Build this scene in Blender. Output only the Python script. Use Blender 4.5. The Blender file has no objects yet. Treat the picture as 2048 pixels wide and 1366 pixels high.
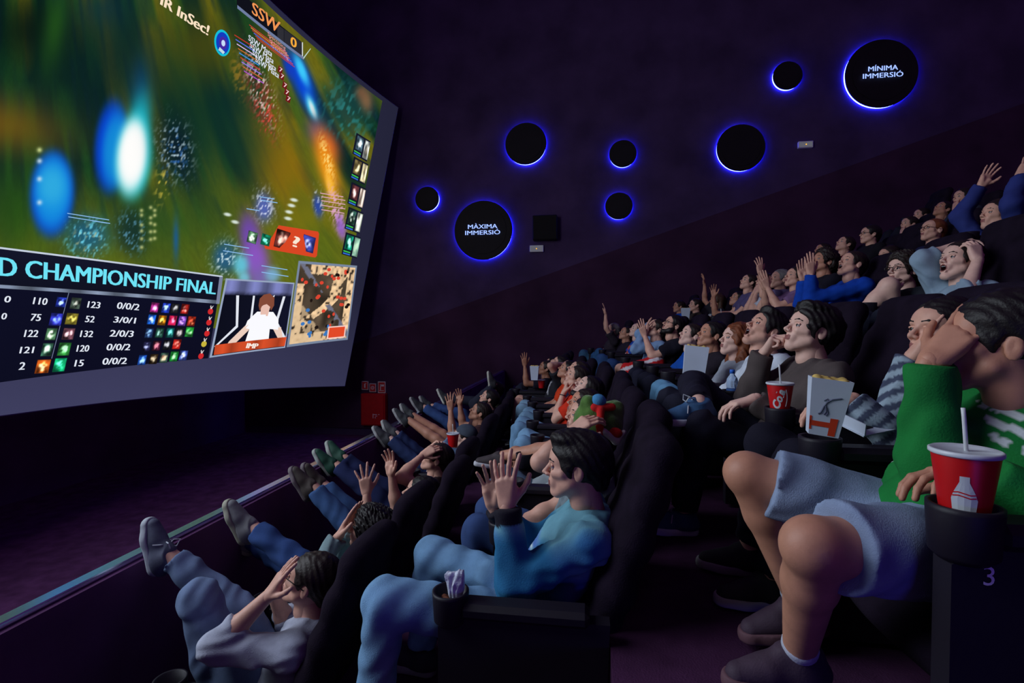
import bpy, math, random
import numpy as np
from mathutils import Vector
rnd = random.Random(7)
S = bpy.context.scene
COL = S.collection
PI = math.pi
ZC = 2.9                      # camera height above the lowest floor
# ---------------------------------------------------------------- camera
FPX = 1020.0
YAW, PITCH = math.radians(8.1), math.radians(1.4)
_F0 = np.array([-math.sin(YAW), math.cos(YAW), 0.0]); _Z = np.array([0, 0, 1.0])
CR = np.array([math.cos(YAW), math.sin(YAW), 0.0])
CF = _F0*math.cos(PITCH) - _Z*math.sin(PITCH)
CU = _F0*math.sin(PITCH) + _Z*math.cos(PITCH)
CO = np.array([0, 0, ZC])
cam = bpy.data.cameras.new('camera'); camo = bpy.data.objects.new('camera', cam); COL.objects.link(camo)
cam.sensor_width = 36; cam.lens = FPX/2048*36; cam.clip_start = 0.05; cam.clip_end = 100
camo.location = CO
camo.rotation_euler = (math.radians(90)-PITCH, 0, YAW)
S.camera = camo
S.view_settings.view_transform = 'Standard'; S.view_settings.look = 'None'
S.view_settings.exposure = 0.0; S.view_settings.gamma = 1.0; S.view_settings.use_curve_mapping = False
# ---------------------------------------------------------------- world and large lights
W = bpy.data.worlds.new('world'); S.world = W; W.use_nodes = True
W.node_tree.nodes['Background'].inputs[0].default_value = (0.52, 0.17, 0.85, 1)
W.node_tree.nodes['Background'].inputs[1].default_value = 0.085
def area(name, loc, target, sx, sy, power, col):
    l = bpy.data.lights.new(name, 'AREA'); l.shape = 'RECTANGLE'; l.size = sx; l.size_y = sy
    l.energy = power; l.color = col
    o = bpy.data.objects.new(name, l); COL.objects.link(o); o.location = loc
    d = Vector(target)-Vector(loc); o.rotation_euler = d.to_track_quat('-Z', 'Y').to_euler()
    return o
area('screen_fill_light', (-4.85, 0.2, ZC+2.4), (5.0, 2.9, ZC-0.6), 5.4, 5.0, 560, (0.80, 0.88, 1.0))  # added area lamp, stands in for the screen's light on the audience
def point(name, loc, power, col, r=0.15):
    l = bpy.data.lights.new(name, 'POINT'); l.energy = power; l.color = col; l.shadow_soft_size = r
    o = bpy.data.objects.new(name, l); COL.objects.link(o); o.location = loc; return o
point('blue_fill_light', (0.75, -0.9, ZC-1.0), 34, (0.10, 0.08, 1.0), 0.25)  # added unseen blue lamp behind the camera, blue fill on jeans and shorts

def at(px, py, Y):            # a point of the photograph on the vertical plane Y
    d = CF + CR*(px-1024)/FPX - CU*(py-683)/FPX
    return CO + d*(Y/d[1])
def proj(p):
    q = np.asarray(p)-CO; d = q@CF
    return 1024+FPX*(q@CR)/d, 683-FPX*(q@CU)/d
def lin(c):
    c = np.asarray(c, float)/255.0
    return np.where(c <= 0.04045, c/12.92, ((np.maximum(c, 0)+0.055)/1.055)**2.4)

# ---------------------------------------------------------------- materials
MATS = {}
def nt(m): return m.node_tree.nodes, m.node_tree.links
def mat(name, rgb=(128, 128, 128), rough=0.8, var=0.15, scale=8.0, bump=0.0, bscale=60.0, spec=0.3, metal=0.0, attr=False, sheen=0.0):
    if name in MATS: return MATS[name]
    m = bpy.data.materials.new(name); m.use_nodes = True; MATS[name] = m
    N, L = nt(m); b = N['Principled BSDF']
    b.inputs['Roughness'].default_value = rough; b.inputs['Metallic'].default_value = metal
    b.inputs['Specular IOR Level'].default_value = spec
    if sheen: b.inputs['Sheen Weight'].default_value = sheen
    tc = N.new('ShaderNodeTexCoord')
    n1 = N.new('ShaderNodeTexNoise'); n1.inputs['Scale'].default_value = scale; n1.inputs['Detail'].default_value = 4
    L.new(tc.outputs['Object'], n1.inputs['Vector'])
    mr = N.new('ShaderNodeMapRange'); mr.inputs['From Min'].default_value = 0.3; mr.inputs['From Max'].default_value = 0.7
    mr.inputs['To Min'].default_value = 1-var; mr.inputs['To Max'].default_value = 1+var
    L.new(n1.outputs['Fac'], mr.inputs['Value'])
    mx = N.new('ShaderNodeMix'); mx.data_type = 'RGBA'; mx.blend_type = 'MULTIPLY'; mx.inputs[0].default_value = 1
    if attr:
        a = N.new('ShaderNodeVertexColor'); a.layer_name = 'Col'; L.new(a.outputs['Color'], mx.inputs[6])
    else:
        c = lin(rgb); mx.inputs[6].default_value = (c[0], c[1], c[2], 1)
    L.new(mr.outputs['Result'], mx.inputs[7]); L.new(mx.outputs[2], b.inputs['Base Color'])
    if bump:
        n2 = N.new('ShaderNodeTexNoise'); n2.inputs['Scale'].default_value = bscale; n2.inputs['Detail'].default_value = 3
        L.new(tc.outputs['Object'], n2.inputs['Vector'])
        bp = N.new('ShaderNodeBump'); bp.inputs['Strength'].default_value = bump; bp.inputs['Distance'].default_value = 0.004
        L.new(n2.outputs['Fac'], bp.inputs['Height']); L.new(bp.outputs['Normal'], b.inputs['Normal'])
    return m
def cloth(rgb, name=None):
    return mat(name or 'cloth_%d_%d_%d' % tuple(rgb), rgb, 0.92, 0.16, 14, 0.35, 220, 0.15, sheen=0.0)
def denim(rgb):
    return mat('denim_%d_%d_%d' % tuple(rgb), rgb, 0.9, 0.22, 9, 0.4, 300, 0.15)
def emit(name, rgb=None, strength=1.0):
    if name in MATS: return MATS[name]
    m = bpy.data.materials.new(name); m.use_nodes = True; MATS[name] = m
    N, L = nt(m); N.remove(N['Principled BSDF']); e = N.new('ShaderNodeEmission'); e.inputs[1].default_value = strength
    L.new(e.outputs[0], N['Material Output'].inputs[0])
    if rgb is None:
        a = N.new('ShaderNodeVertexColor'); a.layer_name = 'Col'; L.new(a.outputs['Color'], e.inputs[0])
    else:
        c = lin(rgb); e.inputs[0].default_value = (c[0], c[1], c[2], 1)
    return m

# ---------------------------------------------------------------- objects
def mesh_np(name, V, Q, mats, midx=None, smooth=True, colors=None):
    me = bpy.data.meshes.new(name)
    V = np.asarray(V, np.float32); Q = np.asarray(Q, np.int32)
    n, m = len(V), len(Q); k = Q.shape[1]
    me.vertices.add(n); me.vertices.foreach_set('co', V.ravel())
    me.loops.add(m*k); me.loops.foreach_set('vertex_index', Q.ravel())
    me.polygons.add(m); me.polygons.foreach_set('loop_start', np.arange(0, m*k, k, dtype=np.int32))
    for mm in mats: me.materials.append(mm)
    if midx is not None: me.polygons.foreach_set('material_index', np.asarray(midx, np.int32))
    me.polygons.foreach_set('use_smooth', np.full(m, smooth))
    if colors is not None:
        ca = me.color_attributes.new('Col', 'FLOAT_COLOR', 'POINT')
        c4 = np.ones((n, 4), np.float32); c4[:, :3] = colors
        ca.data.foreach_set('color', c4.ravel())
    me.update(calc_edges=True); me.validate()
    return me
def link(name, me, parent=None, label=None, cat=None, group=None, kind=None, loc=None):
    o = bpy.data.objects.new(name, me); COL.objects.link(o)
    if parent: o.parent = parent
    if loc is not None: o.location = loc
    if label: o['label'] = label
    if cat: o['category'] = cat
    if group: o['group'] = group
    if kind: o['kind'] = kind
    return o
def empty(name, loc, label, cat, group=None, rotz=0):
    o = link(name, None, None, label, cat, group, loc=loc); o.rotation_euler = (0, 0, rotz)
    o.empty_display_size = 0.1
    return o
class MB:                     # collects quads and polygons
    def __init__(s): s.v = []; s.f = []; s.m = []
    def add(s, V, F, mi=0):
        b = len(s.v); s.v += [tuple(float(c) for c in x) for x in V]
        s.f += [tuple(b+i for i in f) for f in F]; s.m += [mi]*len(F); return s
    def box(s, c, d, mi=0, rot=None, bev=0.0):
        c = np.array(c, float); x, y, z = [q/2 for q in d]
        if bev:
            b = min(bev, x*.9, y*.9, z*.9); P = []
            for sx in (-1, 1):
                for sy in (-1, 1):
                    for sz in (-1, 1):
                        P += [(sx*x, sy*(y-b), sz*(z-b)), (sx*(x-b), sy*y, sz*(z-b)), (sx*(x-b), sy*(y-b), sz*z)]
            i = lambda sx, sy, sz, k: ((sx > 0)*4+(sy > 0)*2+(sz > 0))*3+k
            Fc = []
            for q in (-1, 1):
                a = [i(q, -1, -1, 0), i(q, 1, -1, 0), i(q, 1, 1, 0), i(q, -1, 1, 0)]; Fc.append(a if q > 0 else a[::-1])
                a = [i(-1, q, -1, 1), i(-1, q, 1, 1), i(1, q, 1, 1), i(1, q, -1, 1)]; Fc.append(a if q > 0 else a[::-1])
                a = [i(-1, -1, q, 2), i(1, -1, q, 2), i(1, 1, q, 2), i(-1, 1, q, 2)]; Fc.append(a if q > 0 else a[::-1])
            for p in (-1, 1):
                for q in (-1, 1):
                    a = [i(p, q, -1, 0), i(p, q, 1, 0), i(p, q, 1, 1), i(p, q, -1, 1)]; Fc.append(a if p*q < 0 else a[::-1])
                    a = [i(p, -1, q, 0), i(p, 1, q, 0), i(p, 1, q, 2), i(p, -1, q, 2)]; Fc.append(a if p*q > 0 else a[::-1])
                    a = [i(-1, p, q, 1), i(1, p, q, 1), i(1, p, q, 2), i(-1, p, q, 2)]; Fc.append(a if p*q < 0 else a[::-1])
                    for r in (-1, 1):
                        a = [i(p, q, r, 0), i(p, q, r, 1), i(p, q, r, 2)]; Fc.append(a if p*q*r > 0 else a[::-1])
        else:
            P = [(sx*x, sy*y, sz*z) for sx in (-1, 1) for sy in (-1, 1) for sz in (-1, 1)]
            Fc = [(0, 1, 3, 2), (4, 6, 7, 5), (0, 4, 5, 1), (2, 3, 7, 6), (0, 2, 6, 4), (1, 5, 7, 3)]
        P = np.array(P, float)
        if rot is not None: P = P@np.array(rot).T
        return s.add(P+c, Fc, mi)
    def tube(s, pts, r, n=8, mi=0, closed=False, caps=True):
        P = [np.array(p, float) for p in pts]; k = len(P)
        rr = r if hasattr(r, '__len__') else [r]*k
        V = []; up = None
        for i in range(k):
            t = (P[(i+1) % k]-P[i-1]) if (closed or 0 < i < k-1) else (P[min(i+1, k-1)]-P[max(i-1, 0)])
            t = t/(np.linalg.norm(t)+1e-9)
            if up is None: up = np.array([0, 0, 1.]) if abs(t[2]) < .9 else np.array([1., 0, 0])
            u = np.cross(t, up); u /= np.linalg.norm(u)+1e-9; w = np.cross(u, t); up = w
            for j in range(n):
                a = 2*PI*j/n; V.append(P[i]+rr[i]*(math.cos(a)*u+math.sin(a)*w))
        Fc = []
        for i in range(k if closed else k-1):
            a, b = i*n, ((i+1) % k)*n
            for j in range(n): Fc.append((a+j, a+(j+1) % n, b+(j+1) % n, b+j))
        if caps and not closed:
            Fc.append(tuple(range(n))[::-1]); Fc.append(tuple((k-1)*n+j for j in range(n)))
        return s.add(V, Fc, mi)
    def lathe(s, prof, n=24, c=(0, 0, 0), mi=0, cap0=True, cap1=True):
        V = []; c = np.array(c, float)
        for r, z in prof:
            for j in range(n):
                a = 2*PI*j/n; V.append(c+np.array([r*math.cos(a), r*math.sin(a), z]))
        Fc = []
        for i in range(len(prof)-1):
            for j in range(n): Fc.append((i*n+j, i*n+(j+1) % n, (i+1)*n+(j+1) % n, (i+1)*n+j))
        if cap0: Fc.append(tuple(range(n))[::-1])
        if cap1: Fc.append(tuple((len(prof)-1)*n+j for j in range(n)))
        return s.add(V, Fc, mi)
    def prism(s, poly, z0, z1, mi=0):
        n = len(poly); V = [(x, y, z0) for x, y in poly]+[(x, y, z1) for x, y in poly]
        Fc = [tuple(range(n))[::-1], tuple(range(n, 2*n))]+[(i, (i+1) % n, n+(i+1) % n, n+i) for i in range(n)]
        return s.add(V, Fc, mi)
    def xform(s, M, t=(0, 0, 0)):
        s.v = [tuple(x) for x in (np.array(s.v)@np.array(M).T+np.array(t))]; return s
    def build(s, name, mats, parent=None, smooth=False, **kw):
        me = bpy.data.meshes.new(name); me.from_pydata(s.v, [], s.f)
        if not isinstance(mats, (list, tuple)): mats = [mats]
        for m in mats: me.materials.append(m)
        me.polygons.foreach_set('material_index', np.array(s.m, np.int32))
        if smooth: me.polygons.foreach_set('use_smooth', np.full(len(s.f), True))
        me.update()
        return link(name, me, parent, **kw)
def text_data(txt, size=1.0, bold=0.0, shear=0.0, sx=1.0, res=3):
    cu = bpy.data.curves.new('text', 'FONT'); cu.body = txt; cu.size = size; cu.offset = bold; cu.shear = shear
    cu.resolution_u = res; cu.fill_mode = 'FRONT'
    o = bpy.data.objects.new('text', cu); COL.objects.link(o)
    dg = bpy.context.evaluated_depsgraph_get(); me = bpy.data.meshes.new_from_object(o.evaluated_get(dg))
    V = np.array([v.co[:] for v in me.vertices]); Fc = [tuple(p.vertices) for p in me.polygons]
    bpy.data.objects.remove(o); bpy.data.curves.remove(cu); bpy.data.meshes.remove(me)
    V[:, 0] *= sx
    return V, Fc

# ---------------------------------------------------------------- implicit surfaces: smooth body shapes
def nrm(v):
    v = np.asarray(v, float); return v/(np.linalg.norm(v)+1e-9)
I3 = np.eye(3)
def cone(a, b, ra, rb, k=.02, cap=False): return ('c', np.array(a, float), np.array(b, float), ra, rb, k, cap)
def ell(c, r, M=None, k=.02, op='u'): return ('e', np.array(c, float), np.array(r, float), I3 if M is None else np.asarray(M), k, op)
def cut(a, b, ra, rb, k=.01): return ('x', np.array(a, float), np.array(b, float), ra, rb, k, False)
def half(n, c): return ('h', np.array(n, float), float(c))
def bounds(prims):
    lo = np.full(3, 9e9); hi = -lo
    for p in prims:
        if p[0] == 'c':
            m = max(p[3], p[4])
            for q in (p[1], p[2]): lo = np.minimum(lo, q-m); hi = np.maximum(hi, q+m)
        elif p[0] == 'e' and p[5] == 'u':
            m = np.sqrt(((p[3]*p[2][None, :])**2).sum(1)); lo = np.minimum(lo, p[1]-m); hi = np.maximum(hi, p[1]+m)
    return lo, hi
def shape(prims, h, post=None):
    lo, hi = bounds(prims); lo = lo-3*h; n = np.ceil((hi+3*h-lo)/h).astype(int)+1
    F = np.full(n, 9., np.float32)
    ax = [(lo[i]+h*np.arange(n[i])).astype(np.float32) for i in range(3)]
    for p in prims:
        if p[0] == 'h':
            d = ax[0][:, None, None]*p[1][0]+ax[1][None, :, None]*p[1][1]+ax[2][None, None, :]*p[1][2]-p[2]
            F = np.maximum(F, d.astype(np.float32)); continue
        k = p[-2]
        if p[0] == 'e':
            m = np.sqrt(((p[3]*p[2][None, :])**2).sum(1)); l, u = p[1]-m, p[1]+m
        else:
            m = max(p[3], p[4]); l, u = np.minimum(p[1], p[2])-m, np.maximum(p[1], p[2])+m
        pad = k+3*h
        i0 = np.clip(np.floor((l-pad-lo)/h).astype(int), 0, n-1); i1 = np.clip(np.ceil((u+pad-lo)/h).astype(int)+1, 1, n)
        if (i1 <= i0).any(): continue
        sl = tuple(slice(i0[i], i1[i]) for i in range(3))
        X = ax[0][sl[0]][:, None, None]; Y = ax[1][sl[1]][None, :, None]; Zz = ax[2][sl[2]][None, None, :]
        A = F[sl]
        if p[0] == 'e':
            c, r, M = p[1], p[2], p[3]
            x, y, z = X-c[0], Y-c[1], Zz-c[2]
            q = [x*M[0, j]+y*M[1, j]+z*M[2, j] for j in range(3)]
            k0 = np.sqrt(sum((q[j]/r[j])**2 for j in range(3))); k1 = np.sqrt(sum((q[j]/r[j]**2)**2 for j in range(3)))
            d = k0*(k0-1)/(k1+1e-6)
            op = p[5]
        else:
            a, b = p[1], p[2]; ab = b-a; L2 = float(ab@ab)+1e-9
            x, y, z = X-a[0], Y-a[1], Zz-a[2]
            tt = (x*ab[0]+y*ab[1]+z*ab[2])/L2; t = np.clip(tt, 0, 1)
            d = np.sqrt((x-t*ab[0])**2+(y-t*ab[1])**2+(z-t*ab[2])**2)-(p[3]+(p[4]-p[3])*t)
            if p[6]: d = np.maximum(d, (tt-1)*math.sqrt(L2))
            op = 's' if p[0] == 'x' else 'u'
        if op == 'u':
            hh = np.maximum(k-np.abs(A-d), 0); F[sl] = np.minimum(A, d)-hh*hh/(4*k)
        else:
            d = -d; hh = np.maximum(k-np.abs(A-d), 0); F[sl] = np.maximum(A, d)+hh*hh/(4*k)
    if post is not None:
        I = np.nonzero(np.abs(F) < 3.5*h)
        P = np.stack([ax[j][I[j]] for j in range(3)], 1)
        F[I] += post(P).astype(np.float32)
    return surfnet(F, lo, h)
_C = np.array([(i, j, k) for i in (0, 1) for j in (0, 1) for k in (0, 1)])
_E = [(a, b) for a in range(8) for b in range(a+1, 8) if np.abs(_C[a]-_C[b]).sum() == 1]
def surfnet(F, lo, h):
    ins = F < 0
    c = np.zeros(tuple(s-1 for s in F.shape), np.uint8)
    for i, j, k in _C: c += ins[i:F.shape[0]-1+i, j:F.shape[1]-1+j, k:F.shape[2]-1+k]
    ids = np.argwhere((c > 0) & (c < 8)); N = len(ids)
    idx = np.full(c.shape, -1, np.int32); idx[tuple(ids.T)] = np.arange(N)
    V = [F[tuple((ids+o).T)] for o in _C]
    pos = np.zeros((N, 3)); cnt = np.zeros(N)
    for a, b in _E:
        m = (V[a] < 0) != (V[b] < 0); va = V[a][m]; t = (va/(va-V[b][m]))[:, None]
        pos[m] += _C[a]+(_C[b]-_C[a])*t; cnt[m] += 1
    P = lo+h*(ids+pos/cnt[:, None])
    Q = []
    for d in range(3):
        a, b = (d+1) % 3, (d+2) % 3
        sa = [slice(None)]*3; sb = [slice(None)]*3; sa[d] = slice(0, -1); sb[d] = slice(1, None)
        df = np.argwhere(ins[tuple(sa)] != ins[tuple(sb)])
        ok = (df[:, a] > 0) & (df[:, b] > 0) & (df[:, a] < c.shape[a]) & (df[:, b] < c.shape[b]); df = df[ok]
        ea = np.zeros(3, int); ea[a] = 1; eb = np.zeros(3, int); eb[b] = 1
        q = np.stack([idx[tuple((df-o).T)] for o in (ea+eb, eb, 0*ea, ea)], 1)
        fl = ~ins[tuple(df.T)]; q[fl] = q[fl][:, ::-1]; Q.append(q)
    Q = np.concatenate(Q); Q = Q[(Q >= 0).all(1)]
    return P, Q
def folds(amp, fr=55., seed=0):
    r = np.random.default_rng(seed); A = r.normal(size=(6, 3)); A /= np.linalg.norm(A, axis=1)[:, None]; ph = r.uniform(0, 6, 6)
    def f(P):
        a = np.sin(P@A[0]*fr*.5+ph[0]); b = np.sin(P@A[1]*fr*.6+ph[1])
        s = np.sin(P@A[2]*fr+2.2*a+ph[2]); s2 = np.sin(P@A[3]*fr*1.7+2*b+1.5*a+ph[3])
        return amp*(s*(.6+.4*b)+.5*s2)
    return f
def bag(parts):               # joins (V, Q, material index) lists
    V = []; Q = []; M = []; n = 0
    for v, q, m in parts:
        V.append(v); Q.append(q+n); M.append(np.broadcast_to(m, len(q))); n += len(v)
    return np.concatenate(V), np.concatenate(Q), np.concatenate(M)
# ---------------------------------------------------------------- heads, hair, hands, shoes (local, cached)
HB = (.0045, .0068, .0105); HH = (.0036, .0050, .0075); BB = (.0082, .0150, .0220)
CACHE = {}
def uvsphere(c, r, n=10, m=7):
    V = []; Q = []
    for i in range(m+1):
        th = PI*i/m
        for j in range(n):
            a = 2*PI*j/n; V.append((math.cos(th), math.sin(th)*math.cos(a), math.sin(th)*math.sin(a)))
    for i in range(m):
        for j in range(n): Q.append((i*n+j, i*n+(j+1) % n, (i+1)*n+(j+1) % n, (i+1)*n+j))
    return np.array(V)*r+np.array(c), np.array(Q)[:, ::-1]
def head_prims(mouth, fem):
    w = .95 if fem else 1.0; jw = .90 if fem else 1.0; dz = -.012 if mouth else 0.0
    p = [ell((-.014, 0, .036), (.098, .076*w, .084), k=.02), ell((.030, 0, -.012), (.062, .056*w, .078), k=.025),
         cone((.020, .050*w*jw, -.052), (.062, .015, -.094+dz), .020, .017, .030), cone((.020, -.050*w*jw, -.052), (.062, -.015, -.094+dz), .020, .017, .030),
         ell((.072, 0, -.094+dz), (.021, .019, .018), k=.018), ell((.058, 0, .040), (.038, .056*w, .042), k=.03),
         cone((.085, -.032, .024), (.085, .032, .024), .0095, .0095, .014),
         cone((.078, .036*w, -.020), (.050, .056*w, -.014), .013, .013, .022), cone((.078, -.036*w, -.020), (.050, -.056*w, -.014), .013, .013, .022)]
    for s in (-1, 1): p.append(ell((.102, s*.031, .004), (.022, .016, .0115), k=.012, op='s'))
    p += [cone((.090, 0, .016), (.113, 0, -.022), .0062, .0092, .009), ell((.116, 0, -.026), (.0105, .0085, .0085), k=.006), ell((.105, .0125, -.030), (.010, .0062, .0068), k=.005), ell((.105, -.0125, -.030), (.010, .0062, .0068), k=.005),
          ell((.080, 0, -.055), (.020, .030, .026), k=.016)]
    if mouth:                 # open, shouting
        p += [cone((.096, -.016, -.046), (.096, .016, -.046), .0052, .0052, .006), cone((.088, -.014, -.083), (.088, .014, -.083), .0065, .0065, .006), ell((.098, 0, -.064), (.036, .0165, .0145), k=.004, op='s')]
    else:
        p += [cone((.0965, -.013, -.0535), (.0965, .013, -.0535), .0050, .0050, .006), cone((.0950, -.011, -.0655), (.0950, .011, -.0655), .0058, .0058, .006),
              cut((.108, -.022, -.0595), (.108, .022, -.0595), .0058, .0058, .003)]
    for s in (-1, 1):
        c = math.cos(.25); si = math.sin(.25)*s
        M = np.array([[c, -si, 0], [si, c, 0], [0, 0, 1]])
        p += [ell((-.010, s*.077*w, -.004), (.018, .0075, .030), M=M.T, k=.006), ell((-.004, s*.086*w, .002), (.009, .006, .017), k=.004, op='s')]
    p += [cone((-.022, 0, -.045), (-.030, 0, -.120), .054*w, .052*w, .03)]
    return p
def head_mesh(lod, mouth, fem):
    key = ('head', lod, mouth, fem)
    if key in CACHE: return CACHE[key]
    V, Q = shape(head_prims(mouth, fem), HB[lod])
    c = V[Q].mean(1); m = np.zeros(len(Q), int)
    if mouth:
        rim = (c[:, 0] > .070) & (np.abs(c[:, 1]) < .031) & (c[:, 2] < -.040) & (c[:, 2] > -.096)
        q = np.sqrt(((c[:, 0]-.098)/.036)**2+(c[:, 1]/.0165)**2+((c[:, 2]+.064)/.0145)**2)
        m[rim & (c[:, 0] > .088) & (q < 1.50)] = 1; m[(q < 1.12)] = 2
    else:
        m[(c[:, 0] > .0935) & (np.abs(c[:, 1]) < .021) & (c[:, 2] < -.0485) & (c[:, 2] > -.0715)] = 1
    parts = [(V, Q, m)]
    for s in (-1, 1):
        ev, eq = uvsphere((.0800, s*.031, .003), .0125, *((14, 12) if lod == 0 else (9, 7)))
        d = ev[eq].mean(1)-np.array((.0800, s*.031, .003)); d /= np.linalg.norm(d, axis=1)[:, None]
        parts.append((ev, eq, np.where(d@nrm((1, 0, .12)) > .80, 4, 3)))
        if lod < 2:           # upper lid
            lv, lq = shape([cone((.0885, s*.019, .0092), (.0860, s*.043, .0086), .0046, .0042, .004), cone((.0870, s*.020, -.0046), (.0850, s*.042, -.0042), .0030, .0030, .004)], .0022 if lod == 0 else .003)
            parts.append((lv, lq, 0))
    if mouth and lod < 2:
        tv, tq = shape([cone((.093, -.011, -.0545), (.093, .011, -.0545), .0035, .0035, .003)], .0022)
        parts.append((tv, tq, 3))
    CACHE[key] = bag(parts); return CACHE[key]
def hair_mesh(lod, style, fem=False):
    key = ('hair', lod, style, fem)
    if key in CACHE: return CACHE[key]
    h = HB[lod]*1.1; w = .94 if fem else 1.0
    t = {'buzz': .003, 'short': .009, 'quiff': .014, 'curly': .024, 'messy': .020, 'long': .014, 'cap': .014, 'bald': .0}[style]
    p = [ell((-.016, 0, .040), (.100+t, .079*w+t, .085+t), k=.02)]
    if style in ('quiff', 'messy'): p.append(ell((.045, .01, .105), (.055, .055, .028), k=.03))
    if style == 'curly': p += [ell((.03, 0, .10), (.06, .07, .035), k=.03), ell((-.07, 0, .0), (.06, .085, .07), k=.03)]
    if style in ('short', 'quiff', 'buzz', 'messy', 'curly', 'long'): p.append(cone((-.075, 0, .0), (-.078, 0, -.040), .055, .042, .03))
    if style == 'long':
        for s in (-1, 1): p += [cone((-.03, s*.062, .03), (-.04, s*.075, -.13), .040, .040, .03), cone((-.04, s*.075, -.13), (-.02, s*.09, -.25), .040, .022, .03), cone((.035, s*.050, .085), (.030, s*.078, -.02), .022, .018, .02)]
        p += [cone((-.07, 0, .0), (-.085, 0, -.20), .070, .050, .04)]
    # the face and the ears stay free
    if style == 'long': p.append(ell((.105, 0, -.035), (.080, .058, .112), k=.015, op='s'))
    else:
        p += [ell((.105, 0, -.042), (.080, .100, .112), k=.010, op='s')]
        for s in (-1, 1): p.append(ell((-.002, s*.092, -.022), (.034, .030, .046), k=.008, op='s'))
        p.append(ell((.02, 0, -.110), (.090, .12, .070), k=.012, op='s'))
    fr = {'curly': 230., 'messy': 150.}.get(style, 150.); am = {'curly': .0065, 'messy': .0055, 'buzz': .0004, 'cap': .001}.get(style, .0028)
    V, Q = shape(p, h, post=folds(am, fr, 5))
    parts = [(V, Q, 0)]
    if style != 'bald' or True:
        for s in (-1, 1):
            bv, bq = shape([cone((.0975, s*.016, .0265), (.0925, s*.036, .0300), .0038, .0042, .004), cone((.0925, s*.036, .0300), (.080, s*.050, .0255), .0042, .0025, .004)], .0024 if lod < 1 else .0036)
            parts.append((bv, bq, 0))
    CACHE[key] = bag(parts); return CACHE[key]
def beard_mesh(lod):
    key = ('beard', lod)
    if key in CACHE: return CACHE[key]
    p = [cone((.028, .046, -.064), (.066, .016, -.100), .031, .024, .03), cone((.028, -.046, -.064), (.066, -.016, -.100), .031, .024, .03), ell((.066, 0, -.098), (.032, .029, .024), k=.02),
         cone((.010, .060, -.02), (.028, .048, -.064), .015, .026, .02), cone((.010, -.060, -.02), (.028, -.048, -.064), .015, .026, .02),
         cone((.098, -.022, -.044), (.098, .022, -.044), .0055, .0055, .004),
         ell((.112, 0, -.060), (.040, .021, .012), k=.006, op='s'), ell((.03, 0, -.13), (.05, .03, .030), k=.01, op='s')]
    CACHE[key] = shape(p, HB[lod], post=folds(.001, 200., 3)); return CACHE[key]
FING = [(.027, .088, (.042, .026, .022), .0088, .45), (.009, .092, (.046, .029, .023), .0090, .13), (-.010, .087, (.043, .027, .022), .0086, -.15), (-.028, .079, (.034, .021, .019), .0076, -.48)]
HP = {'open': (.16, .55, 0.0), 'flat': (.07, .22, .15), 'relax': (.42, .25, .35), 'cup': (.55, .12, .4), 'grip': (.85, .12, .9), 'fist': (1.25, .05, 1.3), 'splay': (.10, .95, -.1)}
def hand_mesh(lod, pose, side):
    key = ('hand', lod, pose, side)
    if key in CACHE: return CACHE[key]
    curl, spread, th = HP[pose]
    p = [cone((-.012, 0, 0), (.006, 0, 0), .0235, .0220, .01)]
    for (y, x, seg, r, sp) in FING:
        p.append(cone((.006, y*.55, -.002), (x, y, 0), .0165, .0118, .012))
    p.append(cone((.018, .012, -.012), (.055, .026, -.014), .0165, .0140, .012))
    p.append(cone((.018, -.014, -.010), (.060, -.024, -.010), .0150, .0120, .012))
    for fi, (y, x, seg, r, sp) in enumerate(FING):
        a = curl*(.75+.12*fi); q = np.array([x, y, 0.]); g = spread*sp
        for j, l in enumerate(seg):
            d = np.array([math.cos(a)*math.cos(g), math.cos(a)*math.sin(g), -math.sin(a)])
            e = q+d*l; p.append(cone(q, e, r*(1-.07*j), r*(1-.07*(j+1)), .0035)); q = e; a += curl*(1.15 if j == 0 else .8)
    q = np.array([.020, .024, -.008]); dirs = [nrm((.72, .66, -.25-.3*max(th, 0))), nrm((.85, .50-.5*th, -.2-.5*max(th, 0))), nrm((.92, .30-.7*th, -.15-.5*max(th, 0)))]
    for d, l, ra, rb in zip(dirs, (.044, .032, .026), (.0145, .0110, .0100), (.0110, .0100, .0080)):
        e = q+d*l; p.append(cone(q, e, ra, rb, .006)); q = e
    V, Q = shape(p, HH[lod])
    if side < 0: V = V*np.array([1, -1, 1.]); Q = Q[:, ::-1]
    CACHE[key] = (V, Q); return CACHE[key]
def shoe_mesh(lod):
    key = ('shoe', lod)
    if key in CACHE: return CACHE[key]
    h = (.0055, .008, .012)[lod]
    up = [ell((.025, 0, -.048), (.105, .041, .042), k=.03), cone((.085, 0, -.052), (.150, 0, -.060), .040, .032, .03), cone((-.030, 0, -.050), (-.025, 0, -.010), .040, .036, .03),
          cone((.000, 0, -.045), (.004, 0, .012), .044, .044, .03, True), cone((.075, 0, -.034), (.025, 0, .012), .024, .022, .02), half((0, 0, -1), .064)]
    so = [cone((-.035, 0, -.075), (.095, 0, -.075), .041, .050, .02), cone((.095, 0, -.075), (.152, 0, -.075), .050, .040, .02), half((0, 0, -1), .090), half((0, 0, 1), -.058)]
    CACHE[key] = (shape(up, h), shape(so, h)); return CACHE[key]
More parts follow.
